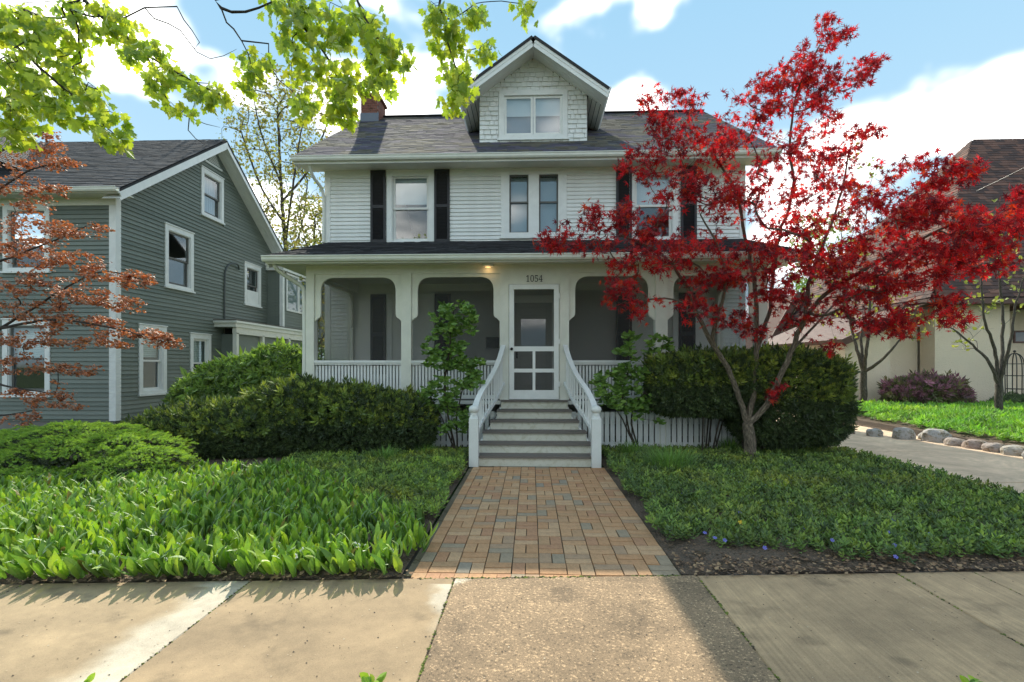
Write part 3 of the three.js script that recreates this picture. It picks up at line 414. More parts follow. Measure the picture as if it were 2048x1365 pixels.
// ---------------------------------------------------------------- front steps
{
  const st = thing('front_steps', 'white front steps with flared curved railings and six weathered risers', 'steps'), r = 0.146, Z0 = 7.5, tr = 0.262, cx = 0.055;
  const half = [0.85, 0.855, 0.81, 0.715, 0.62, 0.575];
  for (let i = 0; i < 6; i++) { const w = half[i], z = -(Z0 + i * tr), y = (i + 1) * r; part('riser', bb(cx - w, cx + w, i ? i * r - 0.005 : -0.01, y - 0.03, z - 0.02, z), M.riser, st); if (i < 5) part('tread', new THREE.BoxGeometry(w * 2 + 0.02, 0.03, tr + 0.035).translate(cx, y - 0.015, z - tr / 2 + 0.02), M.tread, st); else part('tread', bb(cx - w, cx + w, y - 0.03, y, z - 0.06, z + 0.03), M.tread, st); }
  for (const s of [-1, 1]) {
    const pt = (Z, x, y) => V3(cx + s * x, y, -Z), path = [[7.44, 0.875, 0.83], [7.8, 0.868, 0.945], [8.1, 0.815, 1.09], [8.35, 0.715, 1.265], [8.6, 0.615, 1.50], [8.86, 0.535, 1.80]];
    const top = new THREE.CatmullRomCurve3(path.map((p) => pt(...p))), low = new THREE.CatmullRomCurve3([[7.44, 0.875, 0.36], [7.8, 0.868, 0.46], [8.1, 0.815, 0.6], [8.35, 0.715, 0.76], [8.6, 0.615, 0.94], [8.86, 0.535, 1.14]].map((p) => pt(...p)));
    part('handrail', merge([ribbon(top, 40, 0.085, 0.035), ribbon(new THREE.CatmullRomCurve3(path.map(([a, b, c]) => pt(a, b, c - 0.03))), 40, 0.055, 0.03)]), M.white, st); part('lower_rail', ribbon(low, 40, 0.05, 0.055), M.white, st);
    for (let i = 1; i < 15; i++) { const a = top.getPointAt(i / 15), q = low.getPointAt(i / 15); let b = low.getPoint(i / 15), best = 9; for (let k = 0; k <= 60; k++) { const c = low.getPoint(k / 60), d = Math.abs(c.z - a.z); if (d < best) { best = d; b = c; } } part('baluster', box(0.026, a.y - b.y - 0.07, 0.026, 0, (a.y - b.y - 0.07) / 2, 0), M.white, st, a.x, b.y + 0.05, a.z); }
    part('stringer', ribbon(new THREE.CatmullRomCurve3([[7.52, 0.862, -0.02], [7.8, 0.862, 0.02], [8.1, 0.818, 0.18], [8.35, 0.722, 0.32], [8.6, 0.627, 0.45], [8.86, 0.58, 0.6]].map((p) => pt(...p))), 30, 0.03, 0.16), M.white2, st);
    const nx = cx + s * 0.89, post = [box(0.135, 0.70, 0.135, 0, 0.35, 0), new THREE.CylinderGeometry(0.062, 0.095, 0.05, 4).rotateY(Math.PI / 4).translate(0, 0.725, 0), new THREE.CylinderGeometry(0.05, 0.055, 0.05, 16).translate(0, 0.765, 0), new THREE.SphereGeometry(0.078, 20, 14).scale(1, 0.82, 1).translate(0, 0.835, 0)];
    part('newel_post', merge(post), std([0.70, 0.71, 0.68], 0.7, { map: paintTex }), st, nx, 0, -7.45);
  }
}

// ---------------------------------------------------------------- grey house on the left
{
  const H = thing('grey_house', 'grey green clapboard house with white trim and a steep side gable', 'house'), X = -9.4, Z = 11.2, D = 7.1, mats = [M.grey, M.grey2, M.grey3];
  const sideW = [[12.31, 0.92, 0.78, 2.46, { sash: M.sashWhite, blind: 0.45 }], [13.27, 1.1, 3.52, 5.12, { sash: M.sashDark }], [14.68, 1.05, 5.8, 7.14, { sash: M.sashDark, lace: true }], [14.14, 0.9, 0.78, 2.36, { sash: M.sashWhite, blind: 0.5 }], [16.85, 1.0, 3.5, 4.86, { sash: M.sashDark }], [15.6, 0.85, 0.4, 2.2, { sash: M.sashDark }]];
  const frontW = [[-11.47, 1.12, 0.8, 2.52, { blind: 0.5, sash: M.sashDark }], [-11.47, 1.1, 3.62, 5.14, { sash: M.sashDark }]];
  const top = (z) => 5.3 + 0.71 * Math.min(z - 10.85, 18.65 - z);
  { const s = poly([[0, 0.2], [D, 0.2], [D, top(Z + D) - 0.1], [3.55, top(14.75) - 0.1], [0, top(Z) - 0.1]]); for (const [z, w, a, b] of sideW) { const h = winHole(w, a, b); hole(s, z - Z + h[0], z - Z + h[1], h[2], h[3]); } part('side_wall', metricUV(plate(s, 0.14).translate(0, 0, -0.14)), M.grey2, H, X, 0, -Z).rotation.y = Math.PI / 2; }
  { const s = poly([[-16, 0.2], [X - 0.142, 0.2], [X - 0.142, 5.3], [-16, 5.3]]); for (const [x, w, a, b] of frontW) { const h = winHole(w, a, b); hole(s, x + h[0], x + h[1], h[2], h[3]); } part('front_wall', metricUV(plate(s, 0.14).translate(0, 0, -Z - 0.14)), M.grey2, H); }
  part('rear_wall', bb(-16, X - 0.142, 0.2, 5.3, -Z - D, -Z - D + 0.14), M.grey2, H); part('far_wall', bb(-16, -15.86, 0.2, 5.3, -Z - D + 0.142, -Z - 0.142), M.grey2, H);
  part('foundation', bb(-15.9, X - 0.03, -0.1, 0.26, -Z - D + 0.03, -Z - 0.02), std([0.19, 0.18, 0.165], 0.95), H);
  part('inner_floor', bb(-15.8, X - 0.15, 2.9, 3.05, -Z - D + 0.15, -Z - 0.15), M.insideDark, H);
  const sw = sub('side_siding', H, X, 0, -Z, Math.PI / 2), fw = sub('front_siding', H, 0, 0, -Z);
  clapboards(sw, 0.1, D, 0.26, 7.9, 0.101, sideW.map(([z, w, a, b]) => [z - Z - w / 2, z - Z + w / 2, a - 0.05, b + 0.03]), mats, (y) => { const t = (y - 5.3 + 0.12) / 0.71; return [Math.max(0.1, 10.85 - Z + t), Math.min(D, 18.65 - Z - t)]; }, 0.03);
  clapboards(fw, -14.5, X - 0.1, 0.26, 5.1, 0.101, frontW.map(([x, w, a, b]) => [x - w / 2, x + w / 2, a - 0.05, b + 0.03]), mats, null, 0.03);
  part('corner_board', merge([bb(X - 0.13, X + 0.026, 0.22, 5.2, -Z - 0.002, -Z + 0.03), bb(X - 0.002, X + 0.028, 0.22, 5.3, -Z - 0.12, -Z - 0.003)]), M.white, H);
  part('frieze', bb(-14.5, X + 0.03, 5.1, 5.26, -Z, -Z + 0.035), M.cream, H);
  for (const [z, w, a, b, o] of sideW) windowUnit(H, X, -z, Math.PI / 2, 0, w, a, b, { trim: 0.12, ...o });
  for (const [x, w, a, b, o] of frontW) windowUnit(H, x, -Z, 0, 0, w, a, b, { trim: 0.12, ...o });
  part('window_panel', bb(X + 0.0, X + 0.03, 3.56, 3.98, -17.2, -16.5), M.white, H);
  const xe = -8.98, ax = V3(1, 0, 0), up = V3(0, 0.71, -1).normalize(), dn = V3(0, 0.71, 1).normalize(), L = 3.95 / -up.z;
  part('roof', merge([slab(V3(-16.4, 5.33, -10.8), ax, up, 16.4 + xe, L, 0.08), slab(V3(xe, 5.33, -18.7), V3(-1, 0, 0), dn, 16.4 + xe, L, 0.08)]), M.roofSlab, H);
  shingles('roof_shingles', H, V3(-16.4, 5.332, -10.77), ax, up, 16.4 + xe + 0.02, L + 0.02, 0.135, 0.22, roofDark);
  for (const [o, u, s] of [[V3(xe - 0.028, 5.27, -10.8), up, 1], [V3(xe, 5.27, -18.7), dn, -1]]) { const a = V3(s, 0, 0); part('rake_board', slab(o, a, u, 0.03, L, 0.14), M.white, H); part('rake_trim', slab(V3(o.x + (s > 0 ? 0.012 : 0.02), o.y - 0.13, o.z), a, u, 0.02, L, 0.06), M.white3, H);
    const l = []; for (let i = 0; i < 4; i++) l.push(slab(V3(s > 0 ? X + 0.02 + i * 0.094 : X + 0.02 + (i + 1) * 0.094 - 0.006, o.y - 0.13, o.z), a, u, 0.088, L, 0.014)); part('rake_soffit', merge(l), M.white2, H); }
  { const l = []; for (let i = 0; i < 7; i++) l.push(box(0.02, 0.02, 0.55 - i * 0.07, X + 0.03, 7.45 + i * 0.045, -14.75)); l.push(bb(X, X + 0.03, 7.36, 7.42, -15.15, -14.35)); part('gable_vent', merge(l), M.white2, H).userData.kind = 'stuff'; }
  part('soffit', bb(-16.3, xe, 5.26, 5.28, -Z, -10.8), M.cream, H); part('fascia', bb(-16.4, xe, 5.24, 5.36, -10.8, -10.775), M.white, H); part('gutter', gutterGeo(7.45).translate(-16.42, 5.26, -10.775), M.gutter, H);
  { // cross gable at the far left
    const a = V3(0, 0, -1), b = V3(-1, 0.8, 0).normalize(); part('cross_gable', slab(V3(-12.6, 6.3, -11.0), V3(0, 0, -1), b, 3.6, 2.4, 0.1), M.roofSlab, H); shingles('cross_shingles', H, V3(-12.58, 6.31, -10.98), a, b, 3.6, 2.4, 0.135, 0.22, roofDark); part('cross_trim', slab(V3(-12.6, 6.24, -10.97), V3(0, 0, -1), b, 0.03, 2.4, 0.14), M.white, H); }
  { // rear sun room and side porch
    const e = sub('sun_room', H); part('wall', bb(-9.38, -8.84, 2.6, 4.85, -21.5, -17.82), M.grey2, e);
    const cl = []; for (let y = 2.62; y < 4.75; y += 0.1) { const g = wedge(0.101, 0.02).clone(); g.scale(0.5, 1, 1).translate(-9.38, y, -17.82); cl.push(g); if (y < 3.4) { const k = wedge(0.101, 0.02).clone(); k.scale(3.4, 1, 1).rotateY(Math.PI / 2).translate(-8.84, y, -17.9); cl.push(k); } } part('siding', merge(cl), M.grey, e).userData.kind = 'stuff';
    part('corner_post', bb(-8.93, -8.815, 2.6, 4.85, -17.93, -17.79), M.white, e); part('cornice', merge([bb(-9.38, -8.74, 4.85, 5.0, -21.5, -17.7), bb(-9.38, -8.68, 5.0, 5.06, -21.5, -17.64)]), M.white2, e);
    for (let i = 0; i < 3; i++) { const z = -18.05 - i * 0.95; part('window_frame', frameGeo(0, 0.95, 3.45, 4.82, 0.07, 0.04, 0), M.white, e, -8.83, 0, z).rotation.y = Math.PI / 2; part('pane', bb(0, 0.004, 3.5, 4.78, -0.9, -0.05), std([0.16, 0.22, 0.23], 0.06), e, -8.828, 0, z); }
    const p = sub('side_porch', H); part('canopy', merge([bb(-9.38, -8.72, 2.62, 2.74, -20.5, -14.75), bb(-9.38, -8.66, 2.74, 2.80, -20.5, -14.69)]), M.gutter, p); part('canopy_roof', bb(-9.38, -8.68, 2.802, 2.84, -20.5, -14.71), std([0.13, 0.12, 0.1], 0.95), p);
    part('beam', bb(-8.88, -8.76, 2.42, 2.62, -20.4, -14.85), M.cream, p); for (const z of [-14.92, -16.4, -18.2]) part('post', box(0.12, 2.5, 0.12, -8.82, 1.2, z), M.cream, p); part('wall', bb(-9.38, -8.86, 0, 2.42, -20.4, -15.1), M.grey, p);
  }
  part('conduit', tube([V3(X + 0.05, 4.55, -16.0), V3(X + 0.1, 4.68, -15.85), V3(X + 0.05, 4.62, -15.5), V3(X + 0.045, 4.4, -15.3), V3(X + 0.045, 4.1, -15.25), V3(X + 0.045, 1.0, -15.25)], 0.028, 6, 50), std([0.09, 0.10, 0.095], 0.6), H);
}
// ---------------------------------------------------------------- stucco house on the right
{
  const H = thing('stucco_house', 'cream stucco house under a steep brown shingle roof', 'house'), W = (pts, z, th = 0.4) => metricUV(plate(poly(pts), th).translate(0, 0, z - th));
  part('wing_wall', W([[9.75, 0.1], [11.1, 0.1], [11.1, 2.95], [9.75, 2.3]], -16.2, 0.6), M.stucco, H); part('wing_wall', W([[11.1, 0.1], [12.3, 0.1], [12.3, 3.5], [11.1, 2.98]], -16.7, 0.4), M.stucco, H);
  part('main_wall', W([[12.25, 0.1], [14.75, 0.1], [14.5, 1.6], [14.5, 3.48], [12.3, 3.48], [12.3, 1.2]], -16.0, 0.6), M.stucco, H); part('entry_wall', bb(14.4, 26, 0.1, 3.45, -17.4, -17.1), M.stucco, H); part('end_wall', bb(9.76, 10.1, 0.1, 2.2, -24, -16.85), M.stucco, H); part('rear_wall', bb(12.2, 26, 0.1, 3.4, -26, -25.7), M.stucco, H);
  { const a = V3(1, 0.44, 0).normalize(), b = V3(0, 0, -1); part('wing_roof', slab(V3(9.5, 2.28, -15.95), a, b, 3.1, 6.5, 0.14), M.brownTrim, H); part('wing_fascia', slab(V3(9.48, 2.27, -15.92), a, b, 3.14, 0.03, 0.2), M.brownTrim, H); shingles('wing_shingles', H, V3(9.5, 2.285, -15.95), V3(0, 0, -1), V3(-1, -0.44, 0).normalize().negate(), 6.5, 3.1, 0.14, 0.25, roofBrown); }
  // hip roof: front and left slopes
  const A = V3(11.9, 3.5, -15.6), B = V3(27, 3.5, -15.6), R0 = V3(17.5, 10.45, -20.9), R1 = V3(24, 10.45, -20.9), C = V3(11.9, 3.5, -26.2);
  { const a = V3(1, 0, 0), b = V3(0, 6.95, -5.3).normalize(), L = Math.hypot(6.95, 5.3); shingles('roof_shingles', H, A, a, b, 15.1, L, 0.16, 0.26, roofBrown, (v) => [5.6 * v / L, 15.1 - 3 * v / L]);
    const a2 = V3(0, 0, 1), b2 = V3(5.6, 6.95, 0).normalize(), L2 = Math.hypot(5.6, 6.95); shingles('roof_shingles', H, C, a2, b2, 10.6, L2, 0.16, 0.26, roofBrown, (v) => [5.3 * v / L2, 10.6 - 5.3 * v / L2]);
    const g = new THREE.BufferGeometry(), q = [A, B, R1, A, R1, R0, C, A, R0, B, V3(27, 3.5, -26.2), R1, V3(27, 3.5, -26.2), C, R0, V3(27, 3.5, -26.2), R0, R1, A, C, B, B, C, V3(27, 3.5, -26.2)].flatMap((p) => [p.x, p.y - 0.05, p.z]); g.setAttribute('position', new THREE.Float32BufferAttribute(q, 3)); g.computeVertexNormals(); part('roof', metricUV(g), M.roofSlab, H);
    part('eave', merge([bb(11.8, 27, 3.3, 3.46, -15.62, -15.5), bb(11.8, 11.92, 3.3, 3.46, -26, -15.64)]), M.brownTrim, H); part('eave_soffit', bb(11.95, 27, 3.32, 3.35, -17, -15.66), M.brownTrim, H); }
  part('entry_gable', slab(V3(15.2, 3.2, -15.3), V3(0, 0, -1), V3(1, 0.75, 0).normalize(), 1.6, 1.6, 0.16), M.brownTrim, H);
  { const w = sub('window', H, 15.6, 0, -17.1); part('frame', frameGeo(0, 0.5, 2.2, 2.6, 0.05, 0.04, 0), M.brownTrim, w); part('pane', bb(0.04, 0.46, 2.24, 2.56, 0.01, 0.012), std([0.1, 0.12, 0.13], 0.08), w); }
}
{ const H = thing('garage', 'small cream garage with brown gable roof beyond the clipped hedge', 'garage'); H.position.set(0, 0, -24.5);
  const ap = P(1592, 590, 24.5), er = P(1672, 730, 24.5), el = ap.x - (er.x - ap.x);
  part('front_wall', metricUV(plate(poly([[el + 0.2, -0.2], [er.x - 0.2, -0.2], [er.x - 0.2, er.y], [ap.x, ap.y - 0.1], [el + 0.2, er.y]]), 0.3)), M.stucco, H);
  for (const s of [-1, 1]) { const d = V3(s * (ap.x - er.x) * -1 * -1, 0, 0); const a = s > 0 ? V3(0, 0, 1) : V3(0, 0, -1), b = V3(-s * (er.x - ap.x), ap.y - er.y, 0), L = b.length(); b.normalize(); part('roof_slope', slab(V3(ap.x + s * (er.x - ap.x), er.y, s > 0 ? -4 : 0.6), a, b, 4.6, L, 0.12), std([0.09, 0.045, 0.035], 0.9), H); part('rake_board', slab(V3(ap.x + s * (er.x - ap.x), er.y - 0.04, s > 0 ? 0.58 : 0.62), a, b, 0.04, L, 0.28), M.brownTrim, H); }
  part('side_wall', bb(er.x - 0.4, er.x - 0.25, -0.2, er.y, -3.9, -0.02), M.stucco, H); }
{ const w = tube([P(1955, 382, 15.6), P(2060, 330, 14.0), P(2300, 190, 12)], 0.012, 5, 12), m = part('service_wire', w, M.black, scene); mark(m, 'thin overhead service wire running up from the brown roof', 'wire'); }
{ const o = thing('trellis', 'black iron garden obelisk trellis against the stucco wall', 'trellis'), b = P(2030, 790, 15.2), iron = M.iron; b.y = 0.3; o.position.copy(b);
  const r = 0.2, h = 1.25; for (let k = 0; k < 6; k++) { const a = k / 6 * Math.PI * 2, c = Math.cos(a) * r, s = Math.sin(a) * r; part('upright', tube([V3(c, 0, s), V3(c, h, s), V3(c * 0.86, h + 0.13, s * 0.86), V3(c * 0.5, h + 0.24, s * 0.5), V3(0, h + 0.28, 0)], 0.014, 6, 24), iron, o); }
  for (const y of [0.12, 0.5, 0.88, 1.22]) part('hoop', new THREE.TorusGeometry(r, 0.012, 6, 24).rotateX(Math.PI / 2).translate(0, y, 0), iron, o); part('finial', new THREE.SphereGeometry(0.035, 10, 8).translate(0, h + 0.33, 0), iron, o); }
{ const m = thing('plastic_bin', 'dark blue plastic bin half hidden behind the clipped hedge', 'bin'); const b = G(1600, 900); m.position.set(4.95, 0, -9.1); part('body', new THREE.CylinderGeometry(0.19, 0.15, 0.42, 4, 1).rotateY(Math.PI / 4).translate(0, 0.21, 0), M.bin, m); part('rim', new THREE.CylinderGeometry(0.205, 0.205, 0.03, 4).rotateY(Math.PI / 4).translate(0, 0.435, 0), M.bin, m); }
// edging stones along the driveway
{
  const tints = [[0.34, 0.32, 0.30], [0.30, 0.25, 0.22], [0.27, 0.21, 0.18], [0.33, 0.30, 0.26]].map((c) => std(c, 0.95, { map: grimeTex, bumpMap: stuccoBump, bumpScale: 0.01 }));
  const list = [[1750, 866, 0.17, 0.12, 0, 0], [1808, 871, 0.22, 0.18, 0, 1], [1852, 872, 0.14, 0.1, 0, 0], [1873, 876, 0.27, 0.19, 0, 1], [1912, 884, 0.2, 0.1, 1, 2], [1952, 890, 0.21, 0.12, 2, 3], [1990, 896, 0.2, 0.11, 1, 4], [2034, 903, 0.23, 0.12, 3, 5], [2085, 913, 0.25, 0.13, 0, 5], [1700, 861, 0.12, 0.08, 1, 0]];
  const lab = ['small grey edging stone at the far end of the driveway border', 'large pale grey boulder with pointed top edging the driveway', 'long reddish brown edging stone next to the pale boulders', 'flat tan edging stone between two reddish brown ones', 'short reddish brown edging stone beside the flat tan one', 'grey brown edging stone at the near end of the driveway border'];
  list.forEach(([u, v, w, h, t, l], i) => { w *= 0.85; const g = new THREE.IcosahedronGeometry(1, 3), p = g.attributes.position; for (let k = 0; k < p.count; k++) { const x = p.getX(k), y = p.getY(k), z = p.getZ(k), n = 1 + 0.3 * fbm(x * 1.3 + i * 9, y * 1.3, z * 1.3, 4), q = 3, m = Math.pow(Math.abs(x) ** q + Math.abs(y) ** q + Math.abs(z) ** q, -1 / q); p.setXYZ(k, x * n * m * w, (y * n * m) * h, z * n * m * w * 0.8); } g.computeVertexNormals(); metricUV(g); const b = G(u, v + 6, 0.02), m = part(numbered('edging_stone'), g, tints[t], scene, b.x, 0.02 + h * 0.2, b.z); m.rotation.y = rr(-0.4, 0.4); mark(m, lab[l], 'stone', 'stones edging the driveway'); });
}

// ---------------------------------------------------------------- leaves and foliage
function leafMat(t = 0.45, r = 0.9, more = {}) { return new THREE.MeshPhysicalMaterial({ color: 0xffffff, roughness: r, transmission: t, thickness: 0, side: THREE.DoubleSide, ...more }); }
const LM = leafMat(0.45), LG = leafMat(0.3, 0.75), RED = leafMat(0.62, 0.88, { specularIntensity: 0.35 });
function triGeo(tris) { const g = new THREE.BufferGeometry(); g.setAttribute('position', new THREE.Float32BufferAttribute(tris.flat(), 3)); g.computeVertexNormals(); return g; }
function outlineLeaf(pts, fold = 0.12, droop = 0.15) { // pts: half outline from base to tip, mirrored; y along the leaf, in a unit length
  const full = [...pts, ...pts.slice(1, -1).reverse().map(([x, y]) => [-x, y])], c = [0, 0.35], z = (x, y) => fold * Math.abs(x) - droop * (y - 0.3) * (y - 0.3), t = [], P3 = ([x, y]) => [x, y, z(x, y)];
  for (let i = 0; i < full.length; i++) t.push([...P3(c), ...P3(full[i]), ...P3(full[(i + 1) % full.length])]); return triGeo(t);
}
const norwayLeaf = outlineLeaf([[0, 0], [0.2, -0.04], [0.42, 0.06], [0.3, 0.2], [0.62, 0.42], [0.42, 0.46], [0.46, 0.62], [0.2, 0.6], [0.22, 0.78], [0, 1]], 0.14, 0.3);
const japaneseLeaf = (() => { const tips = [-2.35, -1.55, -0.8, 0, 0.8, 1.55, 2.35], len = [0.5, 0.78, 0.95, 1.0, 0.95, 0.78, 0.5], t = [], z = (r) => -0.22 * r * r; const pt = (a, r) => [Math.sin(a) * r, Math.cos(a) * r, z(r)];
  tips.forEach((a, i) => { const l = len[i], n0 = i ? (a + tips[i - 1]) / 2 : a - 0.35, n1 = i < 6 ? (a + tips[i + 1]) / 2 : a + 0.35; t.push([0, 0, 0, ...pt(n0, 0.3 * l), ...pt(a, l)], [0, 0, 0, ...pt(a, l), ...pt(n1, 0.3 * l)]); }); return triGeo(t); })();
const ovalLeaf = outlineLeaf([[0, 0], [0.26, 0.2], [0.34, 0.48], [0.22, 0.78], [0, 1]], 0.2, 0.2);
const diamond = (l, w, f = 0.25) => [[0, 0, 0], [w / 2, l * 0.45, w * f], [0, l, 0], [-w / 2, l * 0.45, w * f]];
function sprigGeo(n, l, w, spread, stem, sd) { // leaves round a short upright stem
  const keep = seed; seed = sd; const t = [], m = new THREE.Matrix4(), v = V3();
  for (let k = 0; k < n; k++) { const h = stem * (k + 0.5) / n, a = k * 2.4 + rr(-0.4, 0.4), tilt = spread * (1 - 0.55 * k / n) + rr(-0.2, 0.2), s = rr(0.75, 1.15); m.makeRotationFromEuler(new THREE.Euler(0, a, 0)).multiply(new THREE.Matrix4().makeRotationX(tilt)).setPosition(0, h, 0); const p = diamond(l * s, w * s).map(([x, y, z]) => v.set(x, y, z).applyMatrix4(m).toArray()); t.push([...p[0], ...p[1], ...p[2]], [...p[0], ...p[2], ...p[3]]); }
  seed = keep; return triGeo(t);
}
function lilyLeaf(L, W, arch, sd) { const t = [], n = 6, row = []; for (let i = 0; i <= n; i++) { const s = i / n, w = W * Math.pow(Math.sin(Math.PI * Math.min(1, 0.12 + s * 0.88)), 0.8) * (s > 0.98 ? 0 : 1), a = arch * s * s; const y = L * (s - 0.35 * a * s), z = L * a * 0.6; row.push([[-w, y, z + w * 0.38], [0, y, z], [w, y, z + w * 0.38]]); } for (let i = 0; i < n; i++) for (let k = 0; k < 2; k++) { const a = row[i][k], b = row[i][k + 1], c = row[i + 1][k + 1], d = row[i + 1][k]; t.push([...a, ...b, ...c], [...a, ...c, ...d]); } const g = triGeo(t); return g; }
const tmpM = new THREE.Matrix4(), tmpQ = new THREE.Quaternion(), UP = V3(0, 1, 0);
function pose(p, dir, roll, s) { tmpQ.setFromUnitVectors(UP, dir); const q2 = new THREE.Quaternion().setFromAxisAngle(UP, roll); return new THREE.Matrix4().compose(p, tmpQ.clone().multiply(q2), typeof s === 'number' ? V3(s, s, s) : s); }
function instances(name, geo, mat, list, parent) { const im = new THREE.InstancedMesh(geo, mat, list.length); list.forEach(([m, c], i) => { im.setMatrixAt(i, m); im.setColorAt(i, c); }); im.name = name; im.userData.kind = 'stuff'; im.castShadow = im.receiveShadow = true; (parent ?? scene).add(im); return im; }
function project(p) { const d = p.clone().sub(camera.position).applyAxisAngle(UP, -YAW); return d.z > -0.1 ? null : [1024 + FPX * d.x / -d.z, 731 - FPX * d.y / -d.z, -d.z]; }
// leaves of a tree: the ones that show largest become meshes of their own, the rest one mass
function leaves(tree, geo, mat, list, palette, count = 300) {
  const seen = [], rest = []; for (const m of list) { const q = project(V3().setFromMatrixPosition(m)); if (count && q && q[0] > 0 && q[0] < 2048 && q[1] > 0 && q[1] < 1365) seen.push([m, q[2] / m.getMaxScaleOnAxis()]); else rest.push(m); }
  seen.sort((a, b) => a[1] - b[1]); const mats = palette.slice(0, 6).map((c) => { const k = mat.clone(); k.color = lin(...c); return k; });
  seen.slice(0, count).forEach(([m]) => { const o = part('leaf', geo, mats[Math.floor(rnd() * mats.length)], tree); m.decompose(o.position, o.quaternion, o.scale); });
  const all = [...seen.slice(count).map((x) => x[0]), ...rest]; if (all.length) instances('crown', geo, mat, all.map((m) => { const c = palette[Math.floor(rnd() * palette.length)], k = rr(0.8, 1.2); return [m, lin(c[0] * k, c[1] * k, c[2] * k)]; }), tree);
}
// a branching skeleton: drawn limbs, then twigs that reach out to the points where leaves are
class Skeleton {
  constructor() { this.n = []; }
  limb(pts, r0, r1, from = -1) { const c = new THREE.CatmullRomCurve3(pts), L = c.getLength(), k = Math.max(3, Math.ceil(L / 0.14)); let p = from; if (from === -2) p = this.near(pts[0]); for (let i = p >= 0 ? 1 : 0; i <= k; i++) { const q = c.getPointAt(i / k); q.x += 0.012 * gauss(); q.z += 0.012 * gauss(); this.n.push({ p: q, up: p, r: lerp(r0, r1, i / k), tips: 0, drawn: true }); p = this.n.length - 1; } return p; }
  near(a, bias = 0) { let best = 1e9, k = 0; for (let i = 0; i < this.n.length; i++) { const q = this.n[i].p, d = q.distanceTo(a) + bias * Math.max(0, q.y - a.y); if (d < best) { best = d; k = i; } } return k; }
  reach(a, step = 0.16, bend = 0.3, bias = 0.5) {
    const j = this.near(a, bias), s = this.n[j], par = s.up >= 0 ? this.n[s.up].p : s.p.clone().sub(UP), d0 = s.p.clone().sub(par).normalize(), d = s.p.distanceTo(a), c = s.p.clone().addScaledVector(d0, d * bend).lerp(s.p.clone().lerp(a, 0.5), 0.4), k = Math.max(1, Math.ceil(d / step)); let up = j; const ids = [];
    for (let i = 1; i <= k; i++) { const t = i / k, q = s.p.clone().multiplyScalar((1 - t) ** 2).addScaledVector(c, 2 * t * (1 - t)).addScaledVector(a, t * t); if (i < k) q.add(V3(gauss(), gauss(), gauss()).multiplyScalar(step * 0.07)); this.n.push({ p: q, up, r: 0, tips: 0 }); up = this.n.length - 1; ids.push(up); }
    for (let i = up; i >= 0; i = this.n[i].up) this.n[i].tips++; return ids;
  }
  tubes(r0, power, sides, pick) {
    const kids = this.n.map(() => []); this.n.forEach((o, i) => { if (o.up >= 0) kids[o.up].push(i); }); const R = this.n.map((o) => Math.max(o.r || 0, o.tips ? r0 * Math.pow(o.tips, power) : r0)), done = new Set(), out = [];
    const run = (start, from) => { const chain = from >= 0 ? [from] : []; let i = start; for (;;) { chain.push(i); done.add(i); const k = kids[i].filter((c) => !done.has(c)).sort((a, b) => R[b] - R[a]); if (!k.length) break; i = k[0]; } return chain; };
    for (let i = 0; i < this.n.length; i++) if (!done.has(i)) { const ch = run(i, this.n[i].up); if (ch.length < 2 || !pick(this.n[i])) continue; const pos = [], nor = [], uv = [], idx = []; let vlen = 0; let side = V3(1, 0, 0);
      ch.forEach((id, k) => { const p = this.n[id].p, t = this.n[ch[Math.min(k + 1, ch.length - 1)]].p.clone().sub(this.n[ch[Math.max(k - 1, 0)]].p).normalize(); side = side.clone().addScaledVector(t, -side.dot(t)); if (side.lengthSq() < 1e-6) side = V3(t.y, -t.x, 0.1); side.normalize(); const b = V3().crossVectors(t, side), r = k === 0 && this.n[i].up >= 0 ? Math.min(R[id], R[ch[1]]) : R[id]; if (k) vlen += p.distanceTo(this.n[ch[k - 1]].p); const last = k === ch.length - 1 ? 0.5 : 1;
        for (let s = 0; s <= sides; s++) { const a = s / sides * Math.PI * 2, nx = side.clone().multiplyScalar(Math.cos(a)).addScaledVector(b, Math.sin(a)), lump = r > 0.03 ? 1 + 0.13 * noise3(p.x * 5 + nx.x * 2, p.y * 3, p.z * 5 + nx.z * 2) : 1; pos.push(p.x + nx.x * r * last * lump, p.y + nx.y * r * last * lump, p.z + nx.z * r * last * lump); nor.push(nx.x, nx.y, nx.z); uv.push(s / sides * Math.max(1, Math.round(r * 25)), vlen * 2); }
        if (k) for (let s = 0; s < sides; s++) { const a = (k - 1) * (sides + 1) + s; idx.push(a, a + 1, a + sides + 1, a + 1, a + sides + 2, a + sides + 1); } });
      const g = new THREE.BufferGeometry(); g.setAttribute('position', new THREE.Float32BufferAttribute(pos, 3)); g.setAttribute('normal', new THREE.Float32BufferAttribute(nor, 3)); g.setAttribute('uv', new THREE.Float32BufferAttribute(uv, 2)); g.setIndex(idx); out.push(g); }
    return out.length ? mergeGeometries(out.map((g) => g.toNonIndexed())) : null;
  }
  build(tree, r0, power, mat, thick = 12, thin = 5) { const a = this.tubes(r0, power, thick, (o) => o.drawn); if (a) part('trunk', a, mat, tree); const b = this.tubes(r0, power, thin, (o) => !o.drawn); if (b) part('branches', b, mat, tree); }
}
// points in ellipses drawn on the photograph, set at a distance: [u, v, ru, rv, Z, spreadZ, count]
function cloudPoints(list) { const out = []; for (const [u, v, ru, rv, Z, sz, n] of list) for (let i = 0; i < n; i++) { const a = rnd() * 6.283, r = Math.sqrt(rnd()); out.push(P(u + Math.cos(a) * r * ru, v + Math.sin(a) * r * rv, Z + sz * (rnd() + rnd() - 1))); } return out; }
const bark = (c, s = 0.012) => std(c, 0.95, { map: barkTex, bumpMap: barkBump, bumpScale: s });

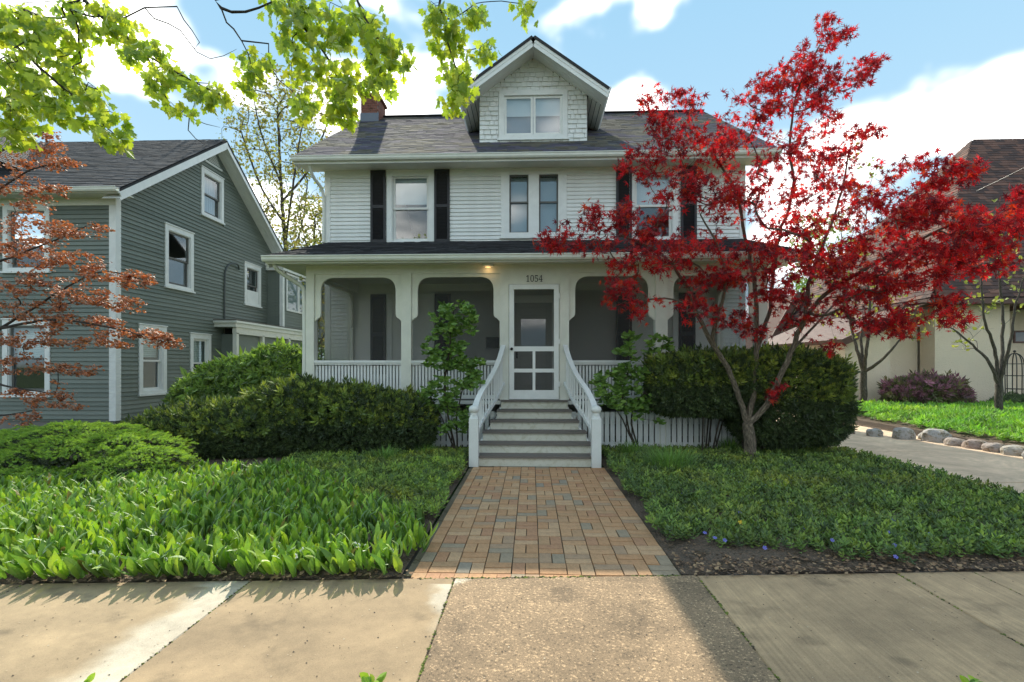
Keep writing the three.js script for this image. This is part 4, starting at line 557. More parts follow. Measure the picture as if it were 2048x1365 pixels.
// ---------------------------------------------------------------- red Japanese maple
{
  const T = thing('red_maple_tree', 'red leaved maple tree with several slender stems in the periwinkle bed', 'tree'), S = new Skeleton(), b = V3(3.34, -0.02, -7.9);
  const k0 = S.limb([b, V3(3.33, 0.25, -7.9), P(1497, 850, 7.88)], 0.095, 0.08);
  const J = P(1497, 850, 7.88);
  S.limb([J, P(1480, 800, 7.85), P(1455, 735, 7.75), P(1425, 690, 7.65), P(1400, 640, 7.55), P(1365, 560, 7.4), P(1320, 505, 7.2), P(1240, 470, 7.0)], 0.045, 0.014, k0);
  S.limb([J, P(1506, 790, 7.9), P(1512, 720, 7.95), P(1514, 640, 7.95), P(1508, 560, 7.9), P(1490, 470, 7.8), P(1470, 380, 7.7), P(1420, 300, 7.5)], 0.045, 0.014, k0);
  S.limb([J, P(1525, 820, 7.8), P(1555, 770, 7.7), P(1585, 700, 7.6), P(1610, 640, 7.45), P(1650, 590, 7.3), P(1720, 545, 7.0), P(1800, 500, 6.8), P(1900, 450, 6.6)], 0.045, 0.014, k0);
  S.limb([P(1512, 700, 7.95), P(1535, 640, 8.0), P(1545, 560, 8.0), P(1560, 470, 7.9), P(1585, 380, 7.8), P(1580, 280, 7.7), P(1600, 170, 7.6), P(1640, 90, 7.5)], 0.032, 0.01, -2);
  S.limb([P(1425, 690, 7.65), P(1432, 640, 7.5), P(1450, 580, 7.3), P(1440, 500, 7.1), P(1400, 430, 6.9)], 0.03, 0.01, -2);
  S.limb([P(1610, 640, 7.45), P(1620, 560, 7.6), P(1650, 480, 7.7), P(1680, 400, 7.7), P(1700, 300, 7.6)], 0.032, 0.01, -2);
  S.limb([P(1585, 700, 7.6), P(1670, 610, 7.9), P(1740, 570, 8.2)], 0.02, 0.008, -2);
  const pts = cloudPoints([[1655, 60, 12, 35, 7.5, .15, 10], [1690, 72, 22, 12, 7.5, .15, 6], [1620, 130, 50, 40, 7.5, .3, 26], [1690, 145, 60, 18, 7.4, .3, 14], [1740, 118, 18, 8, 7.4, .1, 4], [1510, 200, 60, 55, 7.5, .4, 26], [1570, 175, 60, 50, 7.6, .4, 26], [1330, 215, 62, 36, 7.1, .3, 16], [1285, 195, 25, 18, 7.0, .2, 6], [1375, 190, 25, 18, 7.2, .2, 6],
    [1400, 270, 100, 50, 7.3, .6, 40], [1490, 320, 130, 60, 7.6, .7, 52], [1610, 240, 60, 60, 7.7, .5, 26], [1680, 285, 50, 45, 7.6, .4, 18], [1740, 262, 38, 14, 7.5, .2, 9], [1290, 325, 55, 40, 6.9, .4, 22], [1390, 370, 100, 50, 7.0, .6, 40], [1240, 440, 80, 40, 6.8, .4, 30], [1150, 470, 60, 26, 6.7, .3, 16], [1095, 483, 18, 10, 6.6, .15, 5], [1300, 500, 120, 50, 6.9, .7, 54], [1245, 580, 40, 34, 6.8, .3, 16], [1290, 610, 26, 20, 6.9, .2, 6],
    [1530, 420, 120, 60, 7.5, .8, 46], [1640, 360, 80, 60, 7.5, .6, 34], [1640, 470, 110, 55, 7.2, .7, 44], [1760, 430, 90, 55, 6.9, .6, 36], [1840, 400, 70, 50, 6.7, .5, 26], [1880, 335, 50, 26, 6.5, .3, 13], [1930, 345, 20, 20, 6.4, .2, 6], [1880, 450, 90, 60, 6.5, .5, 42], [1980, 455, 75, 50, 6.3, .5, 36], [2060, 420, 40, 60, 6.2, .5, 20],
    [1440, 520, 130, 50, 7.3, .8, 50], [1570, 545, 130, 50, 7.2, .8, 46], [1720, 540, 100, 55, 6.9, .6, 50], [1830, 535, 90, 50, 6.6, .5, 40], [1940, 520, 80, 36, 6.4, .4, 26], [1745, 610, 70, 44, 6.8, .4, 26], [1800, 640, 36, 30, 6.7, .3, 12], [1905, 610, 34, 36, 6.4, .25, 16], [1420, 600, 80, 46, 7.3, .6, 20], [1540, 620, 70, 50, 7.4, .6, 18], [1480, 650, 40, 20, 7.4, .3, 6], [1640, 610, 50, 30, 7.2, .4, 10], [1660, 690, 20, 14, 7.4, .2, 3], [1540, 775, 18, 20, 7.6, .1, 4], [1790, 330, 40, 30, 7.0, .3, 6], [1650, 180, 40, 30, 7.5, .3, 10]]);
  const root = V3(3.4, 1.6, -7.8); pts.sort((a, c) => a.distanceToSquared(root) - c.distanceToSquared(root)); const list = [];
  for (const a of pts) { const ids = S.reach(a, 0.14, 0.32, 0.4); const tail = ids.slice(-3).map((i) => S.n[i].p), n = 10 + Math.floor(rnd() * 7); for (let k = 0; k < n; k++) { const p = tail[Math.floor(rnd() * tail.length)].clone().add(V3(gauss(), gauss() * 0.75 - 0.35, gauss()).multiplyScalar(0.09)); const d = V3(gauss() * 0.7 + (p.x - 3.4) * 0.12, -0.35 + gauss() * 0.45, gauss() * 0.7 + 0.45).normalize(); list.push(pose(p, d, rnd() * 6.28, rr(0.05, 0.095))); } }
  S.build(T, 0.0018, 0.46, bark([0.30, 0.25, 0.19], 0.014), 14, 5);
  leaves(T, japaneseLeaf, RED, list, [[0.66, 0.014, 0.018], [0.80, 0.02, 0.022], [0.50, 0.012, 0.018], [0.36, 0.014, 0.02], [0.66, 0.06, 0.016], [0.18, 0.015, 0.025], [0.66, 0.014, 0.024], [0.24, 0.02, 0.028]]);
}
// ---------------------------------------------------------------- copper beech reaching in from the left
{
  const T = thing('copper_beech_tree', 'copper leaved beech tree spreading its branches before the grey house', 'tree'), S = new Skeleton(), base = V3(-10.2, -0.05, -8.6);
  const k = S.limb([base, V3(-10.15, 1.2, -8.55), V3(-10.1, 3.0, -8.5), V3(-10.0, 4.8, -8.4), V3(-9.9, 6.2, -8.3)], 0.13, 0.04);
  const bp = (h, list) => S.limb([V3(-10.1, h, -8.5), ...list.map(([u, v, Z]) => P(u, v, Z))], 0.03, 0.006, -2);
  bp(1.4, [[0, 770, 8.2], [120, 790, 8.0]]); bp(1.9, [[-60, 690, 8.3], [60, 620, 8.1], [200, 545, 7.9], [290, 560, 7.8]]); bp(2.3, [[-40, 660, 8.2], [110, 640, 7.9], [240, 660, 7.7], [350, 690, 7.6]]); bp(3.2, [[-60, 540, 8.2], [60, 500, 8.0], [180, 450, 7.8]]); bp(4.4, [[-40, 400, 8.2], [60, 340, 8.0], [140, 320, 7.8]]); bp(5.4, [[-60, 320, 8.2], [50, 280, 8.0], [95, 260, 7.9]]); bp(1.0, [[-20, 830, 8.2], [80, 820, 8.0]]);
  const sprays = [[95, 285, 24, 24, 8, .2, 12], [60, 320, 70, 22, 8, .3, 16], [120, 330, 30, 12, 7.9, .2, 8], [30, 370, 60, 22, 8.1, .3, 14], [90, 385, 55, 12, 8, .3, 12], [80, 410, 60, 14, 8, .3, 10], [60, 455, 90, 18, 8, .3, 24], [150, 460, 60, 14, 7.9, .3, 14], [40, 495, 80, 20, 8.1, .4, 26], [110, 520, 90, 18, 7.9, .3, 24], [210, 545, 70, 14, 7.9, .2, 16], [270, 560, 36, 16, 7.8, .15, 10], [50, 565, 90, 20, 8, .4, 26], [170, 590, 80, 16, 7.9, .3, 22], [240, 610, 50, 12, 7.8, .2, 10], [60, 620, 90, 18, 8, .4, 24], [150, 645, 90, 14, 7.9, .3, 22], [250, 665, 70, 10, 7.8, .2, 16], [330, 682, 40, 12, 7.6, .15, 12], [60, 680, 80, 16, 8, .4, 20], [190, 690, 70, 12, 7.8, .3, 14], [50, 730, 80, 18, 8, .4, 18], [140, 740, 60, 12, 7.9, .3, 12], [60, 790, 80, 14, 8, .4, 16], [110, 810, 60, 10, 7.9, .3, 8], [30, 840, 50, 12, 8, .3, 8], [-60, 500, 70, 250, 8.3, .5, 60]];
  const pts = cloudPoints(sprays), list = []; pts.sort((a, c) => a.x - c.x);
  for (const a of pts) { const ids = S.reach(a, 0.13, 0.3, 0.3), tail = ids.slice(-4).map((i) => S.n[i].p); for (let q = 0; q < 30; q++) { const p = tail[Math.floor(rnd() * tail.length)].clone().add(V3(gauss() * 0.08, gauss() * 0.032, gauss() * 0.08)); const d = V3(0.8 + gauss() * 0.5, -0.25 + gauss() * 0.25, 0.2 + gauss() * 0.6).normalize(); list.push(pose(p, d, rnd() * 6.28, rr(0.04, 0.062))); } }
  S.build(T, 0.0018, 0.45, bark([0.12, 0.10, 0.09]), 12, 4);
  leaves(T, ovalLeaf, leafMat(0.5, 0.7), list, [[0.52, 0.17, 0.05], [0.62, 0.19, 0.05], [0.40, 0.15, 0.055], [0.32, 0.14, 0.055], [0.70, 0.22, 0.05], [0.30, 0.13, 0.05]]);
}
// ---------------------------------------------------------------- green maple overhead, its trunk by the street behind the eye
{
  const T = thing('street_maple_tree', 'green leaved street maple tree whose branches hang over the sidewalk', 'tree'), S = new Skeleton();
  const k = S.limb([V3(-5.4, -0.05, 2.6), V3(-5.4, 1.5, 2.55), V3(-5.3, 3.2, 2.4), V3(-5.1, 4.6, 2.0), V3(-4.8, 6.4, 1.2)], 0.24, 0.1);
  const lb = (from, pts, r0 = 0.05, r1 = 0.006) => S.limb([from, ...pts], r0, r1, -2);
  lb(V3(-5.2, 3.8, 2.3), [V3(-4.9, 4.3, 0), V3(-4.6, 4.6, -2.5), P(-80, 20, 4.6), P(40, 100, 4.6), P(130, 180, 4.5), P(230, 270, 4.4)], 0.06, 0.005);
  lb(V3(-5.15, 4.4, 2.1), [V3(-4.2, 5.3, 0), V3(-3.5, 5.5, -2.5), P(150, -20, 4.7), P(230, 55, 4.7), P(310, 120, 4.6), P(440, 190, 4.6)], 0.06, 0.005);
  lb(V3(-5.0, 5.0, 1.9), [V3(-3.0, 6.4, 0), V3(-2.2, 6.2, -2.6), P(560, -60, 4.9), P(590, 30, 4.9), P(650, 110, 4.8), P(690, 190, 4.8)], 0.06, 0.006);
  lb(V3(-4.9, 5.6, 1.6), [V3(-2.0, 6.9, 0), V3(-1.2, 6.4, -2.8), P(700, -40, 4.9), P(740, 50, 4.8), P(790, 120, 4.8)], 0.05, 0.006);
  lb(V3(-4.85, 6.0, 1.4), [V3(-1.0, 7.1, 0), V3(-0.3, 6.4, -3), P(880, -40, 5.0), P(890, 60, 5.0), P(915, 150, 4.9), P(915, 215, 4.9)], 0.04, 0.005);
  lb(P(420, -30, 4.8), [P(430, 10, 4.8), P(480, 24, 4.8), P(540, 5, 4.8)], 0.018, 0.008); 
  for (const t of [[[280, -10], [300, 30], [360, 60], [395, 105], [425, 118], [475, 100]], [[340, -10], [370, 40], [400, 95], [385, 100]], [[430, 30], [480, 70], [510, 150], [560, 180]], [[310, 130], [340, 210], [375, 235], [440, 255]], [[535, 60], [545, 140], [600, 200]], [[370, 190], [380, 250], [375, 265], [410, 290]]]) S.limb(t.map(([u, v]) => P(u, v, 4.75)), 0.007, 0.0025, -2);
  const pts = cloudPoints([[40, 40, 60, 40, 4.6, .4, 26], [90, 110, 80, 60, 4.6, .4, 40], [20, 150, 50, 60, 4.6, .4, 26], [140, 60, 60, 40, 4.7, .4, 22], [60, 210, 70, 45, 4.5, .4, 32], [150, 195, 50, 40, 4.5, .3, 20], [205, 240, 40, 30, 4.4, .2, 14], [235, 275, 20, 14, 4.4, .1, 6], [30, 260, 40, 22, 4.5, .3, 10], [230, 50, 50, 22, 4.7, .2, 14], [170, 8, 60, 14, 4.7, .3, 12], [290, 100, 45, 18, 4.6, .2, 14], [340, 140, 36, 16, 4.6, .2, 12], [400, 175, 36, 13, 4.6, .2, 10], [440, 190, 12, 8, 4.6, .1, 4], [300, 160, 14, 12, 4.6, .1, 4], [335, 198, 9, 8, 4.6, .05, 2], [390, 220, 10, 8, 4.6, .05, 2],
    [585, 40, 40, 45, 4.9, .3, 20], [650, 40, 60, 45, 4.9, .3, 30], [720, 60, 60, 50, 4.9, .3, 32], [780, 110, 38, 36, 4.8, .3, 18], [620, 130, 40, 50, 4.8, .3, 22], [690, 160, 45, 45, 4.8, .3, 24], [510, 120, 36, 18, 4.8, .2, 11], [500, 145, 14, 16, 4.8, .1, 5], [695, 225, 16, 18, 4.8, .1, 6], [600, 205, 24, 20, 4.8, .2, 8], [660, 215, 20, 16, 4.8, .2, 6], [750, 165, 40, 24, 4.8, .2, 10], [880, 25, 36, 26, 5, .2, 14], [905, 80, 34, 32, 5, .2, 16], [915, 140, 24, 34, 4.9, .2, 14], [910, 195, 14, 22, 4.9, .1, 8], [970, 98, 16, 22, 5, .1, 7], [940, 20, 30, 16, 5, .2, 8], [1048, 8, 18, 10, 5, .1, 6], [560, 5, 50, 12, 4.9, .2, 8]]);
  const list = []; pts.sort((a, c) => c.y - a.y);
  for (const a of pts) { const ids = S.reach(a, 0.1, 0.3, 0.0), tail = ids.slice(-2).map((i) => S.n[i].p); for (let q = 0; q < 6; q++) { const p = tail[Math.floor(rnd() * tail.length)].clone().add(V3(gauss(), gauss() * 0.7 - 0.4, gauss()).multiplyScalar(0.075)); const d = V3(gauss() * 0.55 + 0.15, -0.75 + gauss() * 0.3, gauss() * 0.5).normalize(); list.push(pose(p, d, rnd() * 6.28, rr(0.06, 0.105))); } }
  // the rest of the crown, over the street behind the eye
  for (let q = 0; q < 1500; q++) { const a = rnd() * 6.28, r = Math.sqrt(rnd()) * 3.6, p = V3(-5.6 + Math.cos(a) * r, 6.2 + 2.2 * Math.sqrt(Math.max(0, 1 - (r / 3.6) ** 2)) * rr(-0.3, 1), 4.6 + Math.sin(a) * r); list.push(pose(p, V3(gauss(), -0.8, gauss()).normalize(), rnd() * 6.28, rr(0.09, 0.14))); }
  S.build(T, 0.002, 0.42, bark([0.10, 0.085, 0.075]), 12, 5);
  leaves(T, norwayLeaf, leafMat(0.6, 0.8), list, [[0.46, 0.58, 0.035], [0.54, 0.64, 0.04], [0.34, 0.47, 0.03], [0.60, 0.68, 0.05], [0.26, 0.38, 0.03], [0.48, 0.52, 0.035]]);
}
// ---------------------------------------------------------------- small trees on the right lawn
function smallTree(label, u, v, limbs, blobs, leafN, pal, barkC, r, tw = 0.002) {
  const T = thing('magnolia_tree', label, 'tree', 'young trees on the neighbour lawn'), S = new Skeleton(), base = G(u, v, 0.3), Z = -base.z; base.y = 0.2;
  const k = S.limb([base, P(limbs[0][0], limbs[0][1], Z).setY(P(limbs[0][0], limbs[0][1], Z).y)], r, r * 0.85); for (const l of limbs.slice(1)) S.limb([S.n[k].p.clone(), ...l.map(([a, b, dz = 0]) => P(a, b, Z + dz))], r * 0.5, 0.008, k);
  const pts = cloudPoints(blobs.map(([a, b, c, d, n]) => [a, b, c, d, Z, 0.9, n])), list = []; pts.sort((a, c) => a.distanceTo(base) - c.distanceTo(base));
  for (const a of pts) { const ids = S.reach(a, 0.2, 0.35, 0.6); const p0 = S.n[ids[ids.length - 1]].p; if (rnd() < 0.62) for (let q = 0; q < leafN; q++) list.push(pose(p0.clone().add(V3(gauss(), gauss(), gauss()).multiplyScalar(0.05)), V3(gauss(), 0.6 + gauss() * 0.4, gauss()).normalize(), rnd() * 6.28, rr(0.07, 0.12))); }
  S.build(T, tw, 0.45, bark(barkC), 10, 5); leaves(T, ovalLeaf, LM, list, pal, 120); return T;
}
const yg = [[0.36, 0.38, 0.05], [0.42, 0.42, 0.06], [0.30, 0.34, 0.05], [0.25, 0.30, 0.05]];
smallTree('young tree with sparse yellow leaves before the stucco wing', 1727, 812, [[1728, 745], [[1715, 700], [1700, 640, .3], [1690, 560, .4], [1680, 440, .3]], [[1735, 690, -.3], [1740, 620, -.3], [1730, 500, -.2], [1735, 400, 0]], [[1765, 720, -.4], [1800, 680, -.6], [1840, 640, -.5]], [[1725, 660, .2], [1760, 580, .5], [1790, 520, .5]]], [[1700, 560, 60, 90, 50], [1740, 480, 70, 90, 46], [1800, 630, 50, 40, 34], [1830, 660, 30, 20, 14], [1690, 670, 24, 20, 10], [1730, 350, 50, 60, 30], [1660, 600, 40, 60, 22]], 4, yg, [0.16, 0.135, 0.11], 0.1);
smallTree('young bare limbed tree with few pale leaves beside the iron trellis', 2000, 832, [[1998, 770], [[1975, 720], [1945, 690, .2], [1910, 660, .3], [1875, 645, .3]], [[1990, 700], [1970, 640, -.2], [1962, 560, -.2], [1955, 500, 0]], [[2005, 700, .2], [2005, 620, .3], [1995, 500, .3], [2000, 400, .3]], [[2020, 690, -.2], [2035, 600, -.3], [2060, 520, -.3]]], [[1950, 640, 60, 50, 40], [1880, 645, 22, 12, 10], [1990, 560, 60, 70, 44], [2010, 460, 50, 60, 30], [2050, 560, 40, 70, 26], [1930, 690, 30, 16, 12]], 2, yg, [0.15, 0.13, 0.11], 0.085);
// ---------------------------------------------------------------- trees behind the houses
function backTree(name, label, u0, vTop, Z, x0, x1, pal, n, sparse, h0 = 0.25, leafS = 0.2) {
  const T = thing(name, label, 'tree', 'trees behind the houses'), base = P(u0, 731, Z); base.y = 0; const top = P(u0, vTop, Z).y, S = new Skeleton(), w = (P(x1, 0, Z).x - P(x0, 0, Z).x) / 2, cx = (P(x1, 0, Z).x + P(x0, 0, Z).x) / 2;
  const k = S.limb([base, V3(base.x + 0.1, top * 0.3, base.z), V3(cx * 0.5 + base.x * 0.5, top * 0.6, base.z), V3(cx, top * 0.92, base.z)], 0.11 * top / 10, 0.03);
  for (let i = 0; i < 7; i++) { const h = lerp(h0, 0.75, i / 7) * top, a = i * 2.4, p = S.n[S.near(V3(base.x, h, base.z))].p; S.limb([p.clone(), p.clone().add(V3(Math.cos(a) * w * 0.4, top * 0.12, Math.sin(a) * w * 0.4)), p.clone().add(V3(Math.cos(a) * w * 0.75, top * 0.3, Math.sin(a) * w * 0.6))], 0.035 * top / 10, 0.012, -2); }
  const list = [], m = sparse ? n : Math.floor(n / 4); for (let i = 0; i < m; i++) { const t = Math.pow(rnd(), 0.8), y = lerp(h0 * top, top, t), rad = w * (0.4 + 0.6 * Math.sin(Math.PI * Math.min(1, 0.05 + 0.72 * t))) * (0.8 + 0.35 * noise3(t * 5, i % 7, 2)), a = rnd() * 6.28, r = Math.sqrt(rnd()) * rad, p = V3(lerp(base.x, cx, t) + Math.cos(a) * r, y, base.z + Math.sin(a) * r * 0.8); if (sparse || i % 3 === 0) S.reach(p, 0.35, 0.3, 0.7); const q = sparse ? 5 : 16; for (let j = 0; j < q; j++) list.push(pose(p.clone().add(V3(gauss(), gauss(), gauss()).multiplyScalar(sparse ? 0.16 : 0.38)), V3(gauss(), gauss(), gauss()).normalize(), rnd() * 6.28, leafS * rr(0.6, 1.2))); }
  S.build(T, 0.006, 0.45, bark([0.13, 0.11, 0.09]), 8, 4); leaves(T, ovalLeaf, LM, list, pal, 0); return T;
}
const lush = [[0.13, 0.25, 0.03], [0.17, 0.30, 0.035], [0.10, 0.19, 0.03], [0.22, 0.35, 0.04]], spring = [[0.36, 0.38, 0.06], [0.42, 0.37, 0.07], [0.28, 0.31, 0.06], [0.33, 0.27, 0.06]];
backTree('sparse_tree', 'tall thin tree with sparse yellow green leaves between the two houses', 575, 165, 23, 430, 680, spring, 1100, true, 0.3, 0.14);
backTree('sparse_tree', 'slim yellow green tree close behind the white porch corner', 625, 400, 20, 560, 700, spring, 420, true, 0.25, 0.13);
backTree('leafy_tree', 'dense green tree behind the little garage roof', 1672, 560, 33, 1570, 1800, lush, 1500, false, 0.02, 0.3);
backTree('leafy_tree', 'bright green tree rising behind the red maple and garage', 1640, 430, 38, 1560, 1720, [[0.24, 0.3, 0.04], [0.3, 0.34, 0.05], [0.2, 0.26, 0.04]], 500, true, 0.2, 0.24);
backTree('leafy_tree', 'green tree far back between the grey house and the porch', 640, 560, 36, 560, 760, lush, 1200, false, 0.02, 0.3);
// trees across the street, seen in the window panes
for (const [x, z, h, r, label] of [[-11.5, 22, 12.5, 4.6, 'round green tree across the street mirrored in the upstairs window'], [9, 25, 9, 4, 'lower green tree across the street from the front door']]) {
  const T = thing('street_tree', label, 'tree', 'trees across the street'), S = new Skeleton(); S.limb([V3(x, -0.05, z), V3(x + 0.1, h * 0.3, z), V3(x, h * 0.6, z)], 0.25, 0.1); const list = [];
  for (let i = 0; i < 420; i++) { const a = rnd() * 6.28, b = Math.acos(rr(-0.75, 1)), q = r * Math.cbrt(rr(0.35, 1)) * (0.85 + 0.3 * noise3(a, b * 2, h)), p = V3(x + Math.sin(b) * Math.cos(a) * q, h - r + Math.cos(b) * q, z + Math.sin(b) * Math.sin(a) * q); if (i % 6 === 0) S.reach(p, 0.5, 0.3, 0.6); for (let j = 0; j < 14; j++) list.push(pose(p.clone().add(V3(gauss(), gauss(), gauss()).multiplyScalar(0.4)), V3(gauss(), gauss(), gauss()).normalize(), rnd() * 6.28, rr(0.15, 0.3))); }
  S.build(T, 0.008, 0.45, bark([0.13, 0.11, 0.09]), 8, 4); leaves(T, ovalLeaf, LM, list, lush, 0);
}
// ---------------------------------------------------------------- hedges and shrubs
function shellPoints(blobs, n, box = 2.6) { const out = []; let guard = 0; const inside = (p, o, k) => Math.pow(Math.abs((p.x - o[0]) / o[3]), box) + Math.pow(Math.abs((p.y - o[1]) / o[4]), box) + Math.pow(Math.abs((p.z - o[2]) / o[5]), box) < k;
  const area = blobs.map((o) => o[3] * o[4] + o[3] * o[5] + o[4] * o[5]), tot = area.reduce((a, b) => a + b);
  while (out.length < n && guard++ < n * 20) { let r = rnd() * tot, i = 0; while (r > area[i]) { r -= area[i]; i++; } const o = blobs[i], d = V3(gauss(), gauss(), gauss()).normalize(), m = Math.pow(Math.abs(d.x) ** box + Math.abs(d.y) ** box + Math.abs(d.z) ** box, -1 / box), k = (rnd() < 0.72 ? rr(0.93, 1.02) : rr(0.6, 0.93)) * (1 + 0.11 * fbm(d.x * 2.2 + i * 4, d.y * 2.2, d.z * 2.2, 3)), p = V3(o[0] + d.x * m * o[3] * k, o[1] + d.y * m * o[4] * k, o[2] + d.z * m * o[5] * k); if (p.y < 0.03) continue; if (blobs.some((q, j) => j !== i && inside(p, q, 0.6))) continue; out.push([p, V3(d.x / o[3], d.y / o[4] + 0.25, d.z / o[5]).normalize(), k]); } return out; }
function bush(name, label, category, blobs, n, geo, mat, pal, size, tipPal, stems, boxy = 2.4, group) {
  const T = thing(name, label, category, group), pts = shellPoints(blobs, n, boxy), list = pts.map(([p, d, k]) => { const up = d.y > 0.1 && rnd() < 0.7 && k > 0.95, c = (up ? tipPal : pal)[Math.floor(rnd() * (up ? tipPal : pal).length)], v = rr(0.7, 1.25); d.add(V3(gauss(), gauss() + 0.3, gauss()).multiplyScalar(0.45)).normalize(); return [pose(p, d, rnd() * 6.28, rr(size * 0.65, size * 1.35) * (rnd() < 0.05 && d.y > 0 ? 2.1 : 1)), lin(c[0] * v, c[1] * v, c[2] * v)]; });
  instances('foliage', geo, mat, list, T); const S = [];
  for (const o of blobs) for (let i = 0; i < stems; i++) { const a = rnd() * 6.28, b = V3(o[0] + Math.cos(a) * o[3] * 0.25, 0, o[2] + Math.sin(a) * o[5] * 0.25), e = V3(o[0] + Math.cos(a) * o[3] * 0.75, o[1] + o[4] * rr(0.1, 0.7), o[2] + Math.sin(a) * o[5] * 0.75); S.push(tube([b, b.clone().lerp(e, 0.5).add(V3(0, 0.1, 0)), e], 0.014, 5, 8)); } if (S.length) part('stems', merge(S), bark([0.11, 0.085, 0.065]), T); return T;
}
const yewSprig = sprigGeo(11, 0.5, 0.17, 1.0, 0.55, 11), broadSprig = sprigGeo(7, 0.8, 0.34, 1.15, 0.35, 23), vincaSprig = sprigGeo(8, 0.5, 0.26, 1.25, 0.6, 31), needleSprig = sprigGeo(22, 0.34, 0.07, 1.05, 0.75, 47);
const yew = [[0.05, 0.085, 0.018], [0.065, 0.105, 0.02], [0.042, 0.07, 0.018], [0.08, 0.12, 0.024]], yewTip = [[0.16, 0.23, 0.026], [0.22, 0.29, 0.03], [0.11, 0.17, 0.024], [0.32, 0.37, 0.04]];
const B = (u, v, Z, rx, ry, rz) => { const p = P(u, v, Z); return [p.x, p.y, p.z, rx, ry, rz]; };
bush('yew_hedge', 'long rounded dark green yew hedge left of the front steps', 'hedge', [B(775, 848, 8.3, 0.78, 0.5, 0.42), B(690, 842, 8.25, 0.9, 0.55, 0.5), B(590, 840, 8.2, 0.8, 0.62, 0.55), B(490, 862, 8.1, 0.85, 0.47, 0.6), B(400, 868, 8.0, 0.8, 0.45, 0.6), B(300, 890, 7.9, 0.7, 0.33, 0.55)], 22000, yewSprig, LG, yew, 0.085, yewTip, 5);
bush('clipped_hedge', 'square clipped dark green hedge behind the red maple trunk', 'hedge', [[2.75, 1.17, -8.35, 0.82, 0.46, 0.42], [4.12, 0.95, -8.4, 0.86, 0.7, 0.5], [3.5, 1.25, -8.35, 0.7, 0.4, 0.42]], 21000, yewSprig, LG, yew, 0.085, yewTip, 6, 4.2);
bush('leafy_shrub', 'light green leafy shrub spilling out behind the yew hedge', 'shrub', [B(560, 755, 10.2, 0.85, 0.62, 0.5), B(470, 772, 10.1, 0.8, 0.5, 0.5), B(410, 795, 10.0, 0.6, 0.4, 0.5)], 3600, broadSprig, LM, [[0.15, 0.27, 0.035], [0.19, 0.32, 0.035], [0.11, 0.2, 0.03]], 0.11, [[0.25, 0.40, 0.045], [0.30, 0.44, 0.05]], 6, 2);
{ const b = G(1862, 806, 0.3); bush('pink_shrub', 'rounded shrub with dusty pink flowers against the stucco wall', 'shrub', [[P(1852, 780, 15.1).x, 0.62, -15.1, 1.08, 0.5, 0.55]], 3600, yewSprig, LG, [[0.14, 0.16, 0.05], [0.2, 0.2, 0.06], [0.26, 0.13, 0.14]], 0.13, [[0.46, 0.19, 0.27], [0.36, 0.15, 0.2], [0.2, 0.17, 0.06]], 6, 2.4); bush('low_green_shrub', 'low spreading green plant beside the pink shrub', 'plant', [[b.x + 1.3, 0.36, -15.0, 0.75, 0.2, 0.4]], 900, yewSprig, LM, [[0.10, 0.15, 0.05]], 0.12, [[0.14, 0.2, 0.06]], 3, 2); }
{ // nest spruce: flat tiers of drooping bright shoots
  const T = thing('nest_spruce', 'low spreading spruce with layered lime green shoots below the grey house corner', 'shrub'), tiers = [[150, 858, 6.9, 0.95, 0.6], [235, 876, 6.7, 0.8, 0.5], [50, 872, 6.8, 0.9, 0.6], [290, 905, 6.4, 0.55, 0.4], [110, 893, 6.35, 0.75, 0.35], [10, 915, 6.2, 0.6, 0.35], [215, 930, 6.1, 0.42, 0.3], [60, 945, 5.95, 0.45, 0.3], [310, 940, 6.2, 0.35, 0.3], [-60, 890, 6.5, 0.8, 0.6]], list = [], inner = [], st = [];
  const root = P(150, 900, 6.7); root.y = 0;
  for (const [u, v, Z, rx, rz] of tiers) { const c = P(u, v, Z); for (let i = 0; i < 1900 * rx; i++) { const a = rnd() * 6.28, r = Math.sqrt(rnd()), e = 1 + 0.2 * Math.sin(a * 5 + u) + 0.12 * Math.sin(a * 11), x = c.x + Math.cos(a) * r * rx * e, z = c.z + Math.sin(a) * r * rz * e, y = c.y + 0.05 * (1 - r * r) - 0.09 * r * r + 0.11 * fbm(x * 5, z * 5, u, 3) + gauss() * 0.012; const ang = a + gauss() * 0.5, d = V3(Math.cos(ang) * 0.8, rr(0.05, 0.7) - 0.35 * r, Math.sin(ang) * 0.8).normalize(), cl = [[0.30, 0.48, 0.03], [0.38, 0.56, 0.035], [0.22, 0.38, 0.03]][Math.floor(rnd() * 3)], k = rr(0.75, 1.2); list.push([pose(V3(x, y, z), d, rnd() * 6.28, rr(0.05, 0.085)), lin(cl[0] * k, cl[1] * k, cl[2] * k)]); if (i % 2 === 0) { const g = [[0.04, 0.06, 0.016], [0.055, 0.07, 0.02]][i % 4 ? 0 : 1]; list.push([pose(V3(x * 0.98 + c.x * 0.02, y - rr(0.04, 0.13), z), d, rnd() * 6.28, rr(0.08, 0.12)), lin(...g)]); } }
    for (let k = 0; k < 5; k++) { const a = rnd() * 6.28; st.push(tube([root.clone(), root.clone().lerp(c, 0.6).setY(c.y * 0.7), V3(c.x + Math.cos(a) * rx * 0.7, c.y - 0.05, c.z + Math.sin(a) * rz * 0.7)], 0.014, 5, 8)); } }
  instances('foliage', needleSprig, LM, list, T); part('branches', merge(st), bark([0.10, 0.075, 0.055]), T);
}
